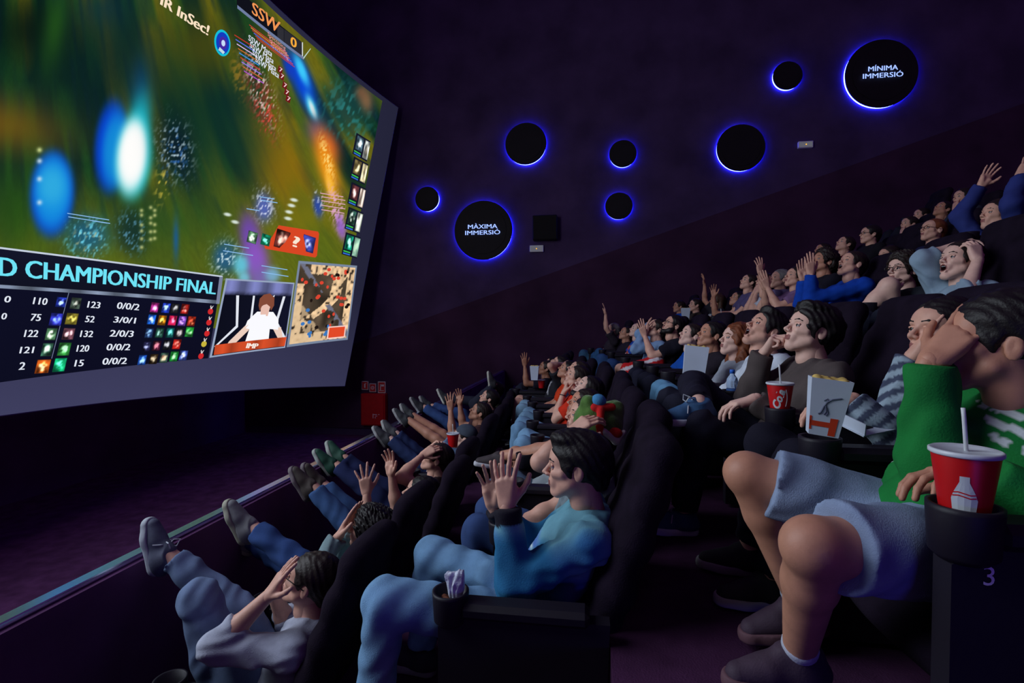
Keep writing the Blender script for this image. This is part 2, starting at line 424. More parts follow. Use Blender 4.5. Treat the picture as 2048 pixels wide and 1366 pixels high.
def lace_mb():
    m = MB()
    for i in range(4):
        x = .045+.022*i; z = -.006-.0115*i
        m.tube([(x, -.030+.002*i, z-.018), (x+.006, -.014, z+.002), (x+.010, .014, z+.002), (x+.004, .030-.002*i, z-.018)], .0028, 6)
    for s in (-1, 1):
        m.tube([(.045, 0, .008), (.035, s*.018, .030), (.060, s*.034, .040), (.066, s*.020, .018), (.048, 0, .006)], .0026, 6)
        m.tube([(.046, 0, .006), (.060, s*.030, -.002), (.068, s*.046, -.030)], .0026, 6)
    return m

# ---------------------------------------------------------------- people
SKINS = {'fair': (214, 162, 142), 'pale': (226, 182, 166), 'tan': (190, 134, 110), 'brown': (166, 112, 88)}
def skin(k): return mat('skin_'+k, SKINS[k], 0.52, 0.10, 22, 0.12, 260, 0.4)
def shade(rgb, f): return tuple(int(min(255, c*f)) for c in rgb)
LIP = lambda: mat('lips', (150, 92, 88), .5, .1)
MOUTH = lambda: mat('mouth_dark', (46, 12, 14), .6, .1)
EYEW = lambda: mat('eye_white', (150, 146, 150), .25, .02)
IRIS = lambda: mat('iris_dark', (34, 22, 18), .15, .02)
HAIRC = {'black': (22, 16, 18), 'dark': (36, 25, 22), 'brown': (66, 44, 32), 'auburn': (118, 62, 34), 'fairhair': (140, 108, 74), 'grey': (120, 116, 116)}
def hairmat(k): return mat('hair_'+k, HAIRC[k], .55, .35, 30, .5, 120, .35)
def frame(fwd, up=(0, 0, 1)):
    f = nrm(fwd); u = np.asarray(up, float); u = nrm(u-f*(u@f)); return np.stack([f, np.cross(u, f), u], 1)
def ik(a, t, l1, l2, pole):
    a = np.asarray(a, float); t = np.asarray(t, float); d = t-a; D = np.linalg.norm(d); D2 = min(max(D, abs(l1-l2)+.03), (l1+l2)*.995); u = d/D
    t = a+u*D2
    x = (l1*l1-l2*l2+D2*D2)/(2*D2); y = math.sqrt(max(l1*l1-x*x, 0)); p = np.asarray(pole, float); p = nrm(p-u*(p@u))
    return a+u*x+p*y, t
def Vf(a, b, c): return np.array([-a, -b, c])          # forward, towards the near side, up
PEOPLE = []
def person(label, row, Y, head, lod=None, rho=20, pitch=22, yaw=12, roll=0, arms=('lap', 'lap'), legs=('down', 'down'), skin_='fair', hair=('short', 'dark'),
           fem=False, mouth=False, beard=False, glasses=False, shirt=(90, 90, 100), sleeve='short', pants=(50, 60, 90), short=False, shoe=(40, 40, 46), sole=(150, 150, 150),
           hood=False, collar=False, J=None, hands=None, sc=1.0, shirtfn=None, rec=None, cap=None, laces=False, extra=None, sock=None, openshirt=None, only=None, shx=()):
    """one seated person; left limbs (side +1) are the ones nearer the camera"""
    J = J or {}
    fl = FLOOR[row]
    H = at(head[0], head[1], Y) if len(head) == 2 else np.array(head, float)
    dist = (H-CO)@CF
    if lod is None: lod = 0 if dist < 2.9 else (1 if dist < 6.0 else 2)
    h = BB[lod]
    r = math.radians(rho); sp = Vf(-math.sin(r), 0, math.cos(r)); fw = Vf(math.cos(r), 0, math.sin(r)); lt = Vf(0, 1, 0)
    nb = np.array(J.get('nb', H-Vf(.035, 0, .155)*sc)); pel = np.array(J.get('pel', nb-sp*.50*sc))
    sp = nrm(nb-pel); lt = nrm(np.array(J.get('lt', lt))); lt = nrm(lt-sp*(lt@sp)); fw = np.cross(lt, sp)   # forward = left x up
    TM = np.stack([fw, lt, sp], 1)
    p_, y_ = math.radians(pitch), math.radians(yaw)
    HM = frame((-math.cos(p_)*math.cos(y_), -math.cos(p_)*math.sin(y_), math.sin(p_)), (0, math.sin(math.radians(roll)), math.cos(math.radians(roll))))
    sho = {s: np.array(J.get('s%d' % s, nb+lt*s*.175*sc-sp*.045)) for s in (1, -1)}
    hip = {s: np.array(J.get('h%d' % s, pel+lt*s*.085*sc+sp*.02)) for s in (1, -1)}
    elb, wri, hd = {}, {}, {}
    for i, s in enumerate((1, -1)):
        md = arms[i]; A = sho[s]; ua, fa = .285*sc, .255*sc
        if 'w%d' % s in J:
            wri[s] = np.array(J['w%d' % s]); 
            if 'e%d' % s in J: elb[s] = np.array(J['e%d' % s])
            else: elb[s], wri[s] = ik(A, wri[s], ua, fa, J.get('p%d' % s, Vf(.1, s*.5, -1)))
            dr, pn = J.get('d%d' % s, nrm(wri[s]-elb[s])), J.get('n%d' % s, Vf(0, -s, 0)); ps = J.get('hp%d' % s, 'relax')
        else:
            if md == 'lap': T = pel+Vf(.26, s*.07, .13)*sc; po = Vf(-.3, s*.6, -1); dr = Vf(.8, -s*.5, -.15); pn = Vf(0, 0, -1); ps = 'relax'
            elif md == 'rest': T = A+Vf(.36, s*.07, -.30)*sc; po = Vf(-.2, s*.4, -1); dr = Vf(1, 0, -.1); pn = Vf(0, 0, -1); ps = 'relax'
            elif md == 'face': T = H+Vf(.125, s*.055, -.135)*sc; po = Vf(.1, s*.35, -1); dr = nrm(-.30*Vf(1, 0, 0)+Vf(0, -s*.25, .9)); pn = Vf(-1, -s*.2, 0); ps = 'cup'
            elif md == 'brow': T = H+Vf(.155, s*.07, -.015)*sc; po = Vf(.2, s*.5, -1); dr = Vf(-.35, -s*.3, .8); pn = Vf(-1, -s*.3, 0); ps = 'flat'
            elif md == 'head': T = H+Vf(.075, s*.125, .055)*sc; po = Vf(.7, s*.9, .1); dr = Vf(-.85, -s*.30, .55); pn = Vf(-.1, -s, -.5); ps = 'cup'
            elif md == 'behind': T = H+Vf(-.07, s*.135, .02)*sc; po = Vf(.8, s*.9, .5); dr = Vf(-.5, -s*.9, .1); pn = Vf(.6, -s*.5, 0); ps = 'cup'
            elif md == 'up': T = A+Vf(.16, s*.05, .48)*sc; po = Vf(.6, s*.5, 0); dr = Vf(.15, 0, 1); pn = Vf(1, 0, 0); ps = 'open'
            elif md == 'upbent': T = A+Vf(.30, s*.03, .26)*sc; po = Vf(.5, s*.3, -1); dr = Vf(.1, 0, 1); pn = Vf(.3, -s, 0); ps = 'open'
            elif md == 'clap': T = H+Vf(.30, s*.045, -.10)*sc; po = Vf(0, s*.5, -1); dr = Vf(.3, 0, .95); pn = Vf(0, -s, 0); ps = 'flat'
            elif md == 'cross': T = A+Vf(.24, -s*.22, -.16)*sc; po = Vf(.1, s*.9, -.8); dr = Vf(.1, -s, .1); pn = Vf(-1, 0, 0); ps = 'relax'
            elif md == 'hold': T = A+Vf(.34, -s*.05, -.12)*sc; po = Vf(0, s*.5, -1); dr = Vf(.7, -s*.3, .5); pn = Vf(0, -s, 0); ps = 'grip'
            else: T = A+np.array(md[0])*sc; po, dr, pn, ps = md[1:5]
            elb[s], wri[s] = ik(A, T, ua, fa, po)
        hd[s] = (nrm(dr), nrm(pn), (hands or {}).get(s, ps))
    knee, ank, foot = {}, {}, {}
    for i, s in enumerate((1, -1)):
        md = legs[i]; A = hip[s]; tl, sl = .43*sc, .42*sc
        fd = Vf(1, s*.15, .05); fu = np.array([0, 0, 1.])
        if 'a%d' % s in J:
            ank[s] = np.array(J['a%d' % s])
            if 'k%d' % s in J: knee[s] = np.array(J['k%d' % s])
            else: knee[s], ank[s] = ik(A, ank[s], tl, sl, J.get('q%d' % s, Vf(.2, s*.15, 1)))
            fd = J.get('f%d' % s, fd); fu = J.get('u%d' % s, fu)
        else:
            if md == 'down': T = np.array([A[0]-.46*sc, A[1]-s*.03, fl+.092]); po = Vf(.3, s*.12, 1)
            elif md == 'rail': T = np.array([RAILX+.10-s*.04, A[1]+s*.05, RAILZ+.09]); po = Vf(.1, s*.2, 1); fd = Vf(.5, s*.2, .85); fu = Vf(-.85, 0, .5)
            elif md == 'cross': T = hip[-s]+Vf(.36, -s*.06, .16); po = Vf(.6, s*.9, .35); fd = Vf(.55, -s*.8, -.1); fu = Vf(.0, 0, 1)
            elif md == 'up': T = A+Vf(.50, 0, -.06); po = Vf(.2, s*.1, 1); fd = Vf(.9, 0, -.2)
            elif md == 'tuck': T = np.array([A[0]-.20, A[1], fl+.12]); po = Vf(.5, s*.1, 1)
            knee[s], ank[s] = ik(A, T, tl, sl, po)
            if md == 'down': ank[s][2] = max(ank[s][2], fl+.092)
        foot[s] = frame(fd, fu)
    base = np.array([pel[0], pel[1], fl]); B = base
    root = empty('person', tuple(base), label, 'person', 'audience sitting in row %d' % row)
    sm = [skin(skin_), LIP(), MOUTH(), EYEW(), IRIS()]
    # ---- body: neck, trunk, arms, legs, head and hands in one mesh
    P = [ell(nb-sp*.165, (.105, .150, .155), TM, .04), ell(pel+sp*.12, (.098, .140, .15), TM, .04), ell(pel, (.105, .155, .11), TM, .04),
         cone(sho[1], sho[-1], .052, .052, .04), cone(nb-sp*.03, H-HM[:, 2]*.065-HM[:, 0]*.026, .060*sc, .053*sc, .03)]
    for s in (1, -1):
        w2 = wri[s]; P += [cone(sho[s], elb[s], .050, .040, .03), cone(elb[s], elb[s]+(w2-elb[s])*.35, .041, .043, .02), cone(elb[s]+(w2-elb[s])*.3, w2, .042, .0255, .02)]
        m1 = knee[s]+(ank[s]-knee[s])*.3-nrm(np.cross(np.cross(knee[s]-hip[s], ank[s]-knee[s]), ank[s]-knee[s]))*(-.002)
        P += [cone(hip[s], knee[s], .086, .060, .03), cone(knee[s], m1, .058, .057, .02), cone(m1, ank[s], .056, .037, .02), ell(knee[s]+nrm(knee[s]-hip[s])*.012, (.055, .055, .055), k=.02)]
    P = [(q[0], q[1]-B)+q[2:] if q[0] == 'e' else (q[0], q[1]-B, q[2]-B)+q[3:] for q in P]
    parts = [shape(P, h)+(0,)]
    hv, hq, hm = head_mesh(lod, mouth, fem); parts.append(((hv*sc)@HM.T+(H-B), hq, hm))
    for s in (1, -1):
        dr, pn, ps = hd[s]; v, q = hand_mesh(lod, ps, -s); M = frame(dr, -pn)
        parts.append(((v*sc*1.0)@M.T+(wri[s]-B), q, 0))
    V, Q, M_ = bag(parts)
    link('body', mesh_np('body', V, Q, sm, M_), root)
    # ---- hair, beard, glasses
    tr = lambda v: (v*sc)@HM.T+(H-B)
    if hair[0] == 'cap': hc = hairmat(hair[1]); hs = 'buzz'
    else: hc = hairmat(hair[1]); hs = hair[0]
    v, q, m_ = hair_mesh(lod, hs, fem); link('hair', mesh_np('hair', tr(v), q, [hc]), root)
    if beard:
        v, q = beard_mesh(lod); link('beard', mesh_np('beard', tr(v), q, [hc]), root)
    if glasses:
        g = MB(); n = 14
        for s in (-1, 1):
            g.tube([(.108, s*.032+.021*math.cos(2*PI*i/n), .001+.016*math.sin(2*PI*i/n)) for i in range(n)], .0022, 5, closed=True)
            g.tube([(.106, s*.053, .006), (.05, s*.074, .008), (-.005, s*.086, .006)], .0022, 5)
        g.tube([(.110, -.011, .005), (.112, 0, .008), (.110, .011, .005)], .0022, 5)
        g.v = [tuple(x) for x in tr(np.array(g.v))]; g.build('glasses', mat('glasses_black', (14, 14, 18), .3, .05), root)
    if cap is not None:
        pc = [ell((-.016, 0, .052), (.112, .092, .092), k=.02), half((0, 0, -1), -.030)]
        pc2 = pc[:1]+[half((.10, 0, -1), -.034)]
        v, q = shape(pc2, HB[lod]); bv, bq = shape([cone((-.10, -.03, .034), (-.165, -.02, .022), .012, .010, .01), cone((-.10, .03, .034), (-.165, .02, .022), .012, .010, .01), cone((-.10, 0, .036), (-.175, 0, .022), .012, .010, .03)], HB[lod])
        co = link('cap', mesh_np('cap', tr(v), q, [cloth(cap)]), root); link('cap_peak', mesh_np('cap_peak', tr(bv), bq, [cloth(cap)]), co)
    # ---- shirt
    g = .014 if lod < 2 else .016; L_ = sleeve
    T = [ell(nb-sp*.165+fw*.005, (.112+g, .158+g, .165+g), TM, .05), ell(pel+sp*.13+fw*.01, (.112+g, .150+g, .17), TM, .05), ell(pel+sp*.03, (.118+g, .162+g, .10), TM, .05)]
    if L_ != 'none': T += [cone(sho[1], sho[-1], .053+g, .053+g, .05)]
    else: T += [cone(sho[1]*.8+nb*.2, sho[-1]*.8+nb*.2, .048+g, .048+g, .03)]
    for s in (1, -1):
        e, w = elb[s], wri[s]; c2 = nrm(e-sho[s])
        if L_ == 'short': T += [cone(sho[s], sho[s]+(e-sho[s])*.68, .053+g, .058+g, .04, True)]
        elif L_ in ('long', 'half'):
            f_ = 1.0 if L_ == 'long' else .45; end = e+(w-e)*f_*.97
            bul = 1.25 if hood else 1.0
            T += [cone(sho[s], e, .051+g*bul, .048+g*bul, .04), cone(e, end, .048+g*bul, .034+g*bul*(1 if L_ == 'long' else 1.2), .03, True)]
    if hood: T += [cone(nb-fw*.06+lt*.09-sp*.01, nb-fw*.085-lt*.0-sp*.02, .040, .055, .03), cone(nb-fw*.06-lt*.09-sp*.01, nb-fw*.085-sp*.02, .040, .055, .03), cone(nb+fw*.05+lt*.06, nb-fw*.06+lt*.09-sp*.01, .022, .035, .02), cone(nb+fw*.05-lt*.06, nb-fw*.06-lt*.09-sp*.01, .022, .035, .02)]
    elif collar: T += [cone(nb+fw*.05+lt*.03, nb-fw*.02+lt*.062+sp*.02, .014, .016, .01), cone(nb+fw*.05-lt*.03, nb-fw*.02-lt*.062+sp*.02, .014, .016, .01), cone(nb-fw*.02+lt*.062+sp*.02, nb-fw*.06+sp*.03, .016, .018, .01), cone(nb-fw*.02-lt*.062+sp*.02, nb-fw*.06+sp*.03, .016, .018, .01)]
    T += list(shx)
    T = [(q[0], q[1]-B)+q[2:] if q[0] == 'e' else (q[0], q[1]-B, q[2]-B)+q[3:] for q in T]
    sd = rnd.randrange(1000)
    V, Q = shape(T, h, post=folds(.0062 if lod == 0 else .005, 48 if hood else 60, sd))
    if shirtfn is not None:
        cc = shirtfn(V+B, dict(nb=nb, pel=pel, sp=sp, fw=fw, lt=lt, elb=elb, wri=wri, sho=sho))
        link('shirt', mesh_np('shirt', V, Q, [mat('cloth_pattern', attr=True, rough=.85, var=.10, scale=14, bump=.3, bscale=220)], colors=cc), root)
    else: link('shirt', mesh_np('shirt', V, Q, [cloth(shirt)]), root)
    # ---- trousers or shorts
    T = [ell(pel+fw*.005-sp*.01, (.118, .170, .115), TM, .05)]
    for s in (1, -1):
        if short:
            end = hip[s]+(knee[s]-hip[s])*.84; T += [cone(hip[s], end, .100, .096, .04, True)]
        else:
            T += [cone(hip[s], knee[s], .098, .074, .04), cone(knee[s], ank[s]+(knee[s]-ank[s])*.07, .074, .058, .03, True)]
    T = [(q[0], q[1]-B)+q[2:] if q[0] == 'e' else (q[0], q[1]-B, q[2]-B)+q[3:] for q in T]
    V, Q = shape(T, h, post=folds(.0058 if lod == 0 else .005, 46, sd+1))
    link('shorts' if short else 'trousers', mesh_np('trousers', V, Q, [denim(pants)]), root)
    # ---- shoes
    (uv, uq), (sv, sq) = shoe_mesh(lod)
    for s in (1, -1):
        FM = foot[s]; t2 = lambda v: v@FM.T+(ank[s]-B)
        if only and s not in only: pass
        so = link('shoe', mesh_np('shoe', t2(uv), uq, [mat('shoe_%d_%d_%d' % tuple(shoe), shoe, .7, .2, 20, .2, 200)]), root)
        link('sole', mesh_np('sole', t2(sv), sq, [mat('rubber_%d_%d_%d' % tuple(sole), sole, .7, .1)]), so)
        if laces:
            lm = lace_mb(); lm.v = [tuple(x) for x in t2(np.array(lm.v))]; lm.build('laces', mat('lace_white', (190, 195, 205), .8, .1), so)
        if sock is not None:
            ax_ = nrm(knee[s]-ank[s]); a0 = ank[s]+ax_*.0; a1 = ank[s]+ax_*.045
            k_ = shape([cone(a0-B, a1-B, .042, .043, .01, True)], .008); link('sock', mesh_np('sock', k_[0], k_[1], [cloth(sock)]), root)
    info = dict(root=root, H=H, nb=nb, pel=pel, elb=elb, wri=wri, knee=knee, ank=ank, HM=HM, Y=Y, row=row, label=label, sp=sp, fw=fw, lt=lt, base=base, sho=sho)
    for nm, a, b in (('ua', sho, elb), ('fa', elb, wri), ('th', hip, knee), ('sh', knee, ank)):
        for s in (1, -1):
            l = np.linalg.norm(a[s]-b[s]); ref = {'ua': .285, 'fa': .255, 'th': .43, 'sh': .42}[nm]
            if abs(l/ref-1) > .18: print('BONE', label[:40], nm, s, round(l, 3))
    PEOPLE.append(info); return info
# ---------------------------------------------------------------- the hall
FLOOR = {r: ZC-.95-.5*(3-r) for r in range(1, 9)}
RAILX, RAILZ = -2.10, ZC-1.08
WY = 13.15
def curve(Y): return -.006*max(Y-1.5, 0)**2
def XR(r): return -.14+.0+(-1.12, 0, 1.10, 2.26, 3.42, 4.56, 5.7, 6.85)[r-1]   # hip line of each row
dark_wall = mat('dark_wall_fabric', (76, 58, 94), .95, .25, 1.2, .3, 90, .1)
darker_wall = mat('darker_wall_panel', (66, 42, 68), .95, .25, 1.2, .3, 90, .1)
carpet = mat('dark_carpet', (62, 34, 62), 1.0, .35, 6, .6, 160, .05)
black_metal = mat('black_metal', (30, 30, 36), .5, .1)
b = MB().box((4.0, WY+.15, 6.2), (28, .3, 12.8)); b.build('wall_far', dark_wall, kind='structure')
b = MB().box((-9.6, 1.5, 6.2), (.3, 23.3, 12.8)); b.build('wall_front', mat('front_wall_fabric', (112, 80, 124), .95, .2, 1.2, .3, 90, .1), kind='structure')
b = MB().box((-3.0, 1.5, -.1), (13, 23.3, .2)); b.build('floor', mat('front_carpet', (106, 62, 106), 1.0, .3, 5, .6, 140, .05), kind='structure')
# the stepped tiers, each following the curve of its row
ys = [-4, -2, 0, 1.5, 3, 4.5, 6, 7.5, 9, 10.5, 12, WY]
for r in range(1, 9):
    x0 = XR(r)-.88 if r > 1 else RAILX+.06
    x1 = XR(r+1)-.88 if r < 8 else XR(r)+1.2
    P0 = [(x0+(curve(y) if r > 1 else 0), y) for y in ys]; P1 = [(x1+curve(y), y) for y in ys]
    m = MB(); n = len(ys); V = []
    for (a, y), (c, _) in zip(P0, P1): V += [(a, y, 0), (c, y, 0), (a, y, FLOOR[r]), (c, y, FLOOR[r])]
    Fc = []
    for i in range(n-1):
        k = i*4; Fc += [(k+2, k+3, k+7, k+6), (k, k+2, k+6, k+4), (k+1, k+5, k+7, k+3)]
    Fc += [(0, 1, 3, 2), (4*n-4, 4*n-2, 4*n-1, 4*n-3)]
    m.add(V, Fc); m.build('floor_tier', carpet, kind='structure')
m = MB().box((RAILX, 4.5, (RAILZ)/2), (.12, 17.3, RAILZ)); m.build('trim_front_parapet', mat('parapet_panel', (96, 60, 100), .9, .2, 3, .2, 90, .1), kind='structure')
strip = mat('glossy_strip', (214, 222, 250), .22, .03, spec=.8, metal=1.0)
m = MB().box((RAILX, 4.5, RAILZ+.012), (.062, 17.2, .024), bev=.004); m.build('handrail_strip', strip, label='glossy metal strip along the parapet in front of the first row', cat='handrail')
# sloped darker panel on the far wall
a0, a1 = at(560, 738, WY), at(1560, 395, WY)
m = MB(); V = []
for y in (WY-.06, WY): V += [(a0[0]-3, y, a0[2]-3*.36), (a1[0]+9, y, a1[2]+9*.36), (a1[0]+9, y, .2), (a0[0]-3, y, .2)]
m.add(V, [(0, 3, 2, 1), (4, 5, 6, 7), (0, 1, 5, 4), (1, 2, 6, 5), (3, 0, 4, 7), (2, 3, 7, 6)]); m.build('trim_wall_slope', darker_wall, kind='structure')

# ---------------------------------------------------------------- blue lit discs on the far wall
led = emit('blue_led', (40, 48, 255), 62.0)
discm = mat('disc_black', (24, 20, 26), .7, .15, 4, .2, 80)
letters = emit('lit_letters', (150, 176, 255), 1.5)
DISCS = [(853, 397, 49, 'small black disc with blue halo lowest left, nearest the screen'), (965.5, 460, 118, 'large black disc with blue halo lettered MÀXIMA IMMERSIÓ'),
         (1051, 286, 83, 'medium black disc with blue halo above the MÀXIMA disc'), (1246, 306, 54, 'small black disc with blue halo, upper of the middle pair'),
         (1238, 411, 54, 'small black disc with blue halo, lower of the middle pair'), (1483, 294, 93, 'medium black disc with blue halo left of the right emergency lamp'),
         (1577, 149, 56, 'small black disc with blue halo beside the MÍNIMA disc'), (1765, 145, 135, 'large black disc with blue halo lettered MÍNIMA IMMERSIÓ')]
def depth(p): return float((np.asarray(p)-CO)@CF)
for px, py, d, lab in DISCS:
    c = at(px, py, WY-.16); R_ = d/2*depth(c)/FPX
    root = empty('wall_disc', (c[0], WY, c[2]), lab, 'wall light', 'blue haloed discs on the far wall')
    n = 64
    m = MB().lathe([(R_-.012, 0), (R_, .012), (R_, .035), (R_-.012, .045)], n); m.xform([[1, 0, 0], [0, 0, 1], [0, -1, 0]], (0, -.13, 0)); 
    m.v = [(x, -abs(y), z) for x, y, z in m.v]; o = m.build('disc_face', discm, root)
    m = MB().lathe([(R_*.80, 0), (R_*.80, .14)], 32); m.xform([[1, 0, 0], [0, 0, 1], [0, -1, 0]]); m.v = [(x, -abs(y), z) for x, y, z in m.v]; m.build('spacer', discm, root)
    q = R_-.022
    m = MB().tube([(q*math.cos(2*PI*i/n), -.026, q*math.sin(2*PI*i/n)) for i in range(n)], .011, 6, closed=True); m.build('led_ring', led, root)
    if d > 110:
        words = ('MÀXIMA', 'IMMERSIÓ') if px < 1000 else ('MÍNIMA', 'IMMERSIÓ')
        g = MB()
        for i, wd in enumerate(words):
            V, Fc = text_data(wd, 1, .0); x0, x1 = V[:, 0].min(), V[:, 0].max(); wid = (.505, .60)[i]*2*R_ if px < 1000 else (.40, .545)[i]*2*R_
            hgt = .072*2*R_; X = (V[:, 0]-(x0+x1)/2)/(x1-x0)*wid; Zt = V[:, 1]/.70*hgt+(.022, -.080)[i]*2*R_
            for dx in (-.003, .003): g.add(np.stack([X+dx, np.full_like(X, -.182-dx*.1), Zt], 1), Fc)
        g.build('lettering', letters, root, label='glowing white capital lettering')
# emergency lamps
for px, py, lab in ((1073, 497, 'small white emergency lamp box right of the MÀXIMA disc'), (1612, 288.5, 'small white emergency lamp box under the MÍNIMA disc')):
    c = at(px, py, WY-.08); s_ = depth(c)/FPX; w, hh = 28*s_/1.02, 13*s_
    root = empty('emergency_lamp', (c[0], WY, c[2]), lab, 'emergency light', 'emergency lamps on the far wall')
    MB().box((0, -.04, 0), (w, .08, hh), bev=.008).build('housing', mat('white_plastic', (236, 236, 240), .5, .05), root)
    MB().box((0, -.085, 0), (w*.86, .012, hh*.66), bev=.004).build('diffuser', emit('lamp_diffuser', (92, 92, 104), 1), root)
    v, q = uvsphere((0, -.095, -.005), .014); link('indicator', mesh_np('indicator', v, q, [emit('amber_led', (255, 176, 40), 1.6)]), root, label='glowing amber indicator')
# loudspeaker box beside the first disc
c = at(1090, 456, WY-.15); MB().box((c[0], WY-.13, c[2]), (.62, .26, .62), bev=.02).build('loudspeaker', mat('speaker_black', (16, 14, 18), .8, .1), label='square black loudspeaker box above the left emergency lamp', cat='speaker')
# fire cabinet and signs
red = mat('cabinet_red', (186, 18, 26), .45, .08); white = mat('sign_white', (222, 205, 210), .5, .05); signred = mat('sign_red', (196, 44, 48), .5, .05)
c = at(747.5, 819, WY-.2); s_ = depth(c)/FPX
root = empty('fire_cabinet', (c[0], WY-.065, c[2]), 'red fire hose cabinet on the far wall below the signs', 'fire cabinet')
MB().box((0, -.10, 0), (51*s_, .2, 64*s_), bev=.02).build('cabinet_box', red, root)
MB().box((0, -.212, 0), (46*s_, .024, 59*s_), bev=.008).build('door', red, root)
g = MB()
for bx in ((-.06, 0, .02, .12), (0, .04, .10, .02), (.03, 0, .05, .02), (.10, .045, .03, .02), (.0, -.04, .02, .04)): g.box((.08+bx[0], -.228, -.16+bx[1]), (bx[2], .006, bx[3]))
g.build('door_emblem', mat('emblem_pale', (226, 176, 186), .5, .05), root)
for px, py, w, hh, kind_, lab in ((730, 771, 14, 17, 0, 'red extinguisher sign, leftmost above the fire cabinet'), (745.5, 775.5, 14, 17, 1, 'red alarm button sign, middle one above the fire cabinet'), (763.5, 774.5, 16, 23, 2, 'taller red hose sign, rightmost above the fire cabinet')):
    c = at(px, py, WY-.09); root = empty('safety_sign', (c[0], WY-.065, c[2]), lab, 'sign', 'safety signs over the fire cabinet')
    w, hh = w*s_, hh*s_
    MB().box((0, -.015, 0), (w, .03, hh)).build('sign_plate', white, root)
    MB().box((0, -.033, 0), (w*.84, .006, hh*.86)).build('sign_field', signred, root)
    g = MB()
    if kind_ == 0: g.box((0, -.038, -.01), (.035, .004, .10)).box((.02, -.038, .05), (.05, .004, .014))
    elif kind_ == 1:
        g.tube([(.040*math.cos(2*PI*i/16), -.038, .040*math.sin(2*PI*i/16)) for i in range(16)], .010, 5, closed=True).box((0, -.038, 0), (.02, .004, .02))
    else: g.box((-.03, -.038, 0), (.02, .004, .16)).box((.02, -.038, .05), (.10, .004, .05)).box((.0, -.038, -.09), (.13, .004, .014))
    g.build('pictogram', white, root)

# ---------------------------------------------------------------- the curved screen
SCP = (12.0, -0.128166756, 0.0117345422, 1.89798731, 12.8552671); SL = 15.0
_BR, _TR = at(690, 773, SCP[0]), at(797, 215, SCP[4])
_E1 = SL*np.array([-math.sin(SCP[1]), -math.cos(SCP[1]), SCP[2]]); _E2 = _TR-_BR
_N = nrm(np.cross(_E1, _E2)); _N = -_N if _N[0] > 0 else _N
def surf(s, t, off=0.0):
    s = np.asarray(s, float)[..., None]; t = np.asarray(t, float)[..., None]
    return _BR+s*_E1+t*_E2+_N*(SCP[3]*4*s*(1-s)-off)
def scr_st(px, py):
    px = np.asarray(px, float); py = np.asarray(py, float); s = np.full(px.shape, .15); t = np.full(px.shape, .5)
    for _ in range(12):
        e = 1e-4; x, y = proj(surf(s, t)); xs, ys_ = proj(surf(s+e, t)); xt, yt = proj(surf(s, t+e))
        a, b_, c_, d_ = (xs-x)/e, (xt-x)/e, (ys_-y)/e, (yt-y)/e; D = a*d_-b_*c_; rx, ry = px-x, py-y
        s = np.clip(s+np.clip((d_*rx-b_*ry)/D, -.2, .2), -.1, .8); t = np.clip(t+np.clip((a*ry-c_*rx)/D, -.3, .3), -.6, 1.6)
    return s, t
_r = np.random.default_rng(11); _G = _r.random((256, 256))
def vn(x, y):
    xi, yi = np.floor(x).astype(int), np.floor(y).astype(int); fx, fy = x-xi, y-yi; fx = fx*fx*(3-2*fx); fy = fy*fy*(3-2*fy)
    g = lambda i, j: _G[i % 256, j % 256]
    return (g(xi, yi)*(1-fx)+g(xi+1, yi)*fx)*(1-fy)+(g(xi, yi+1)*(1-fx)+g(xi+1, yi+1)*fx)*fy
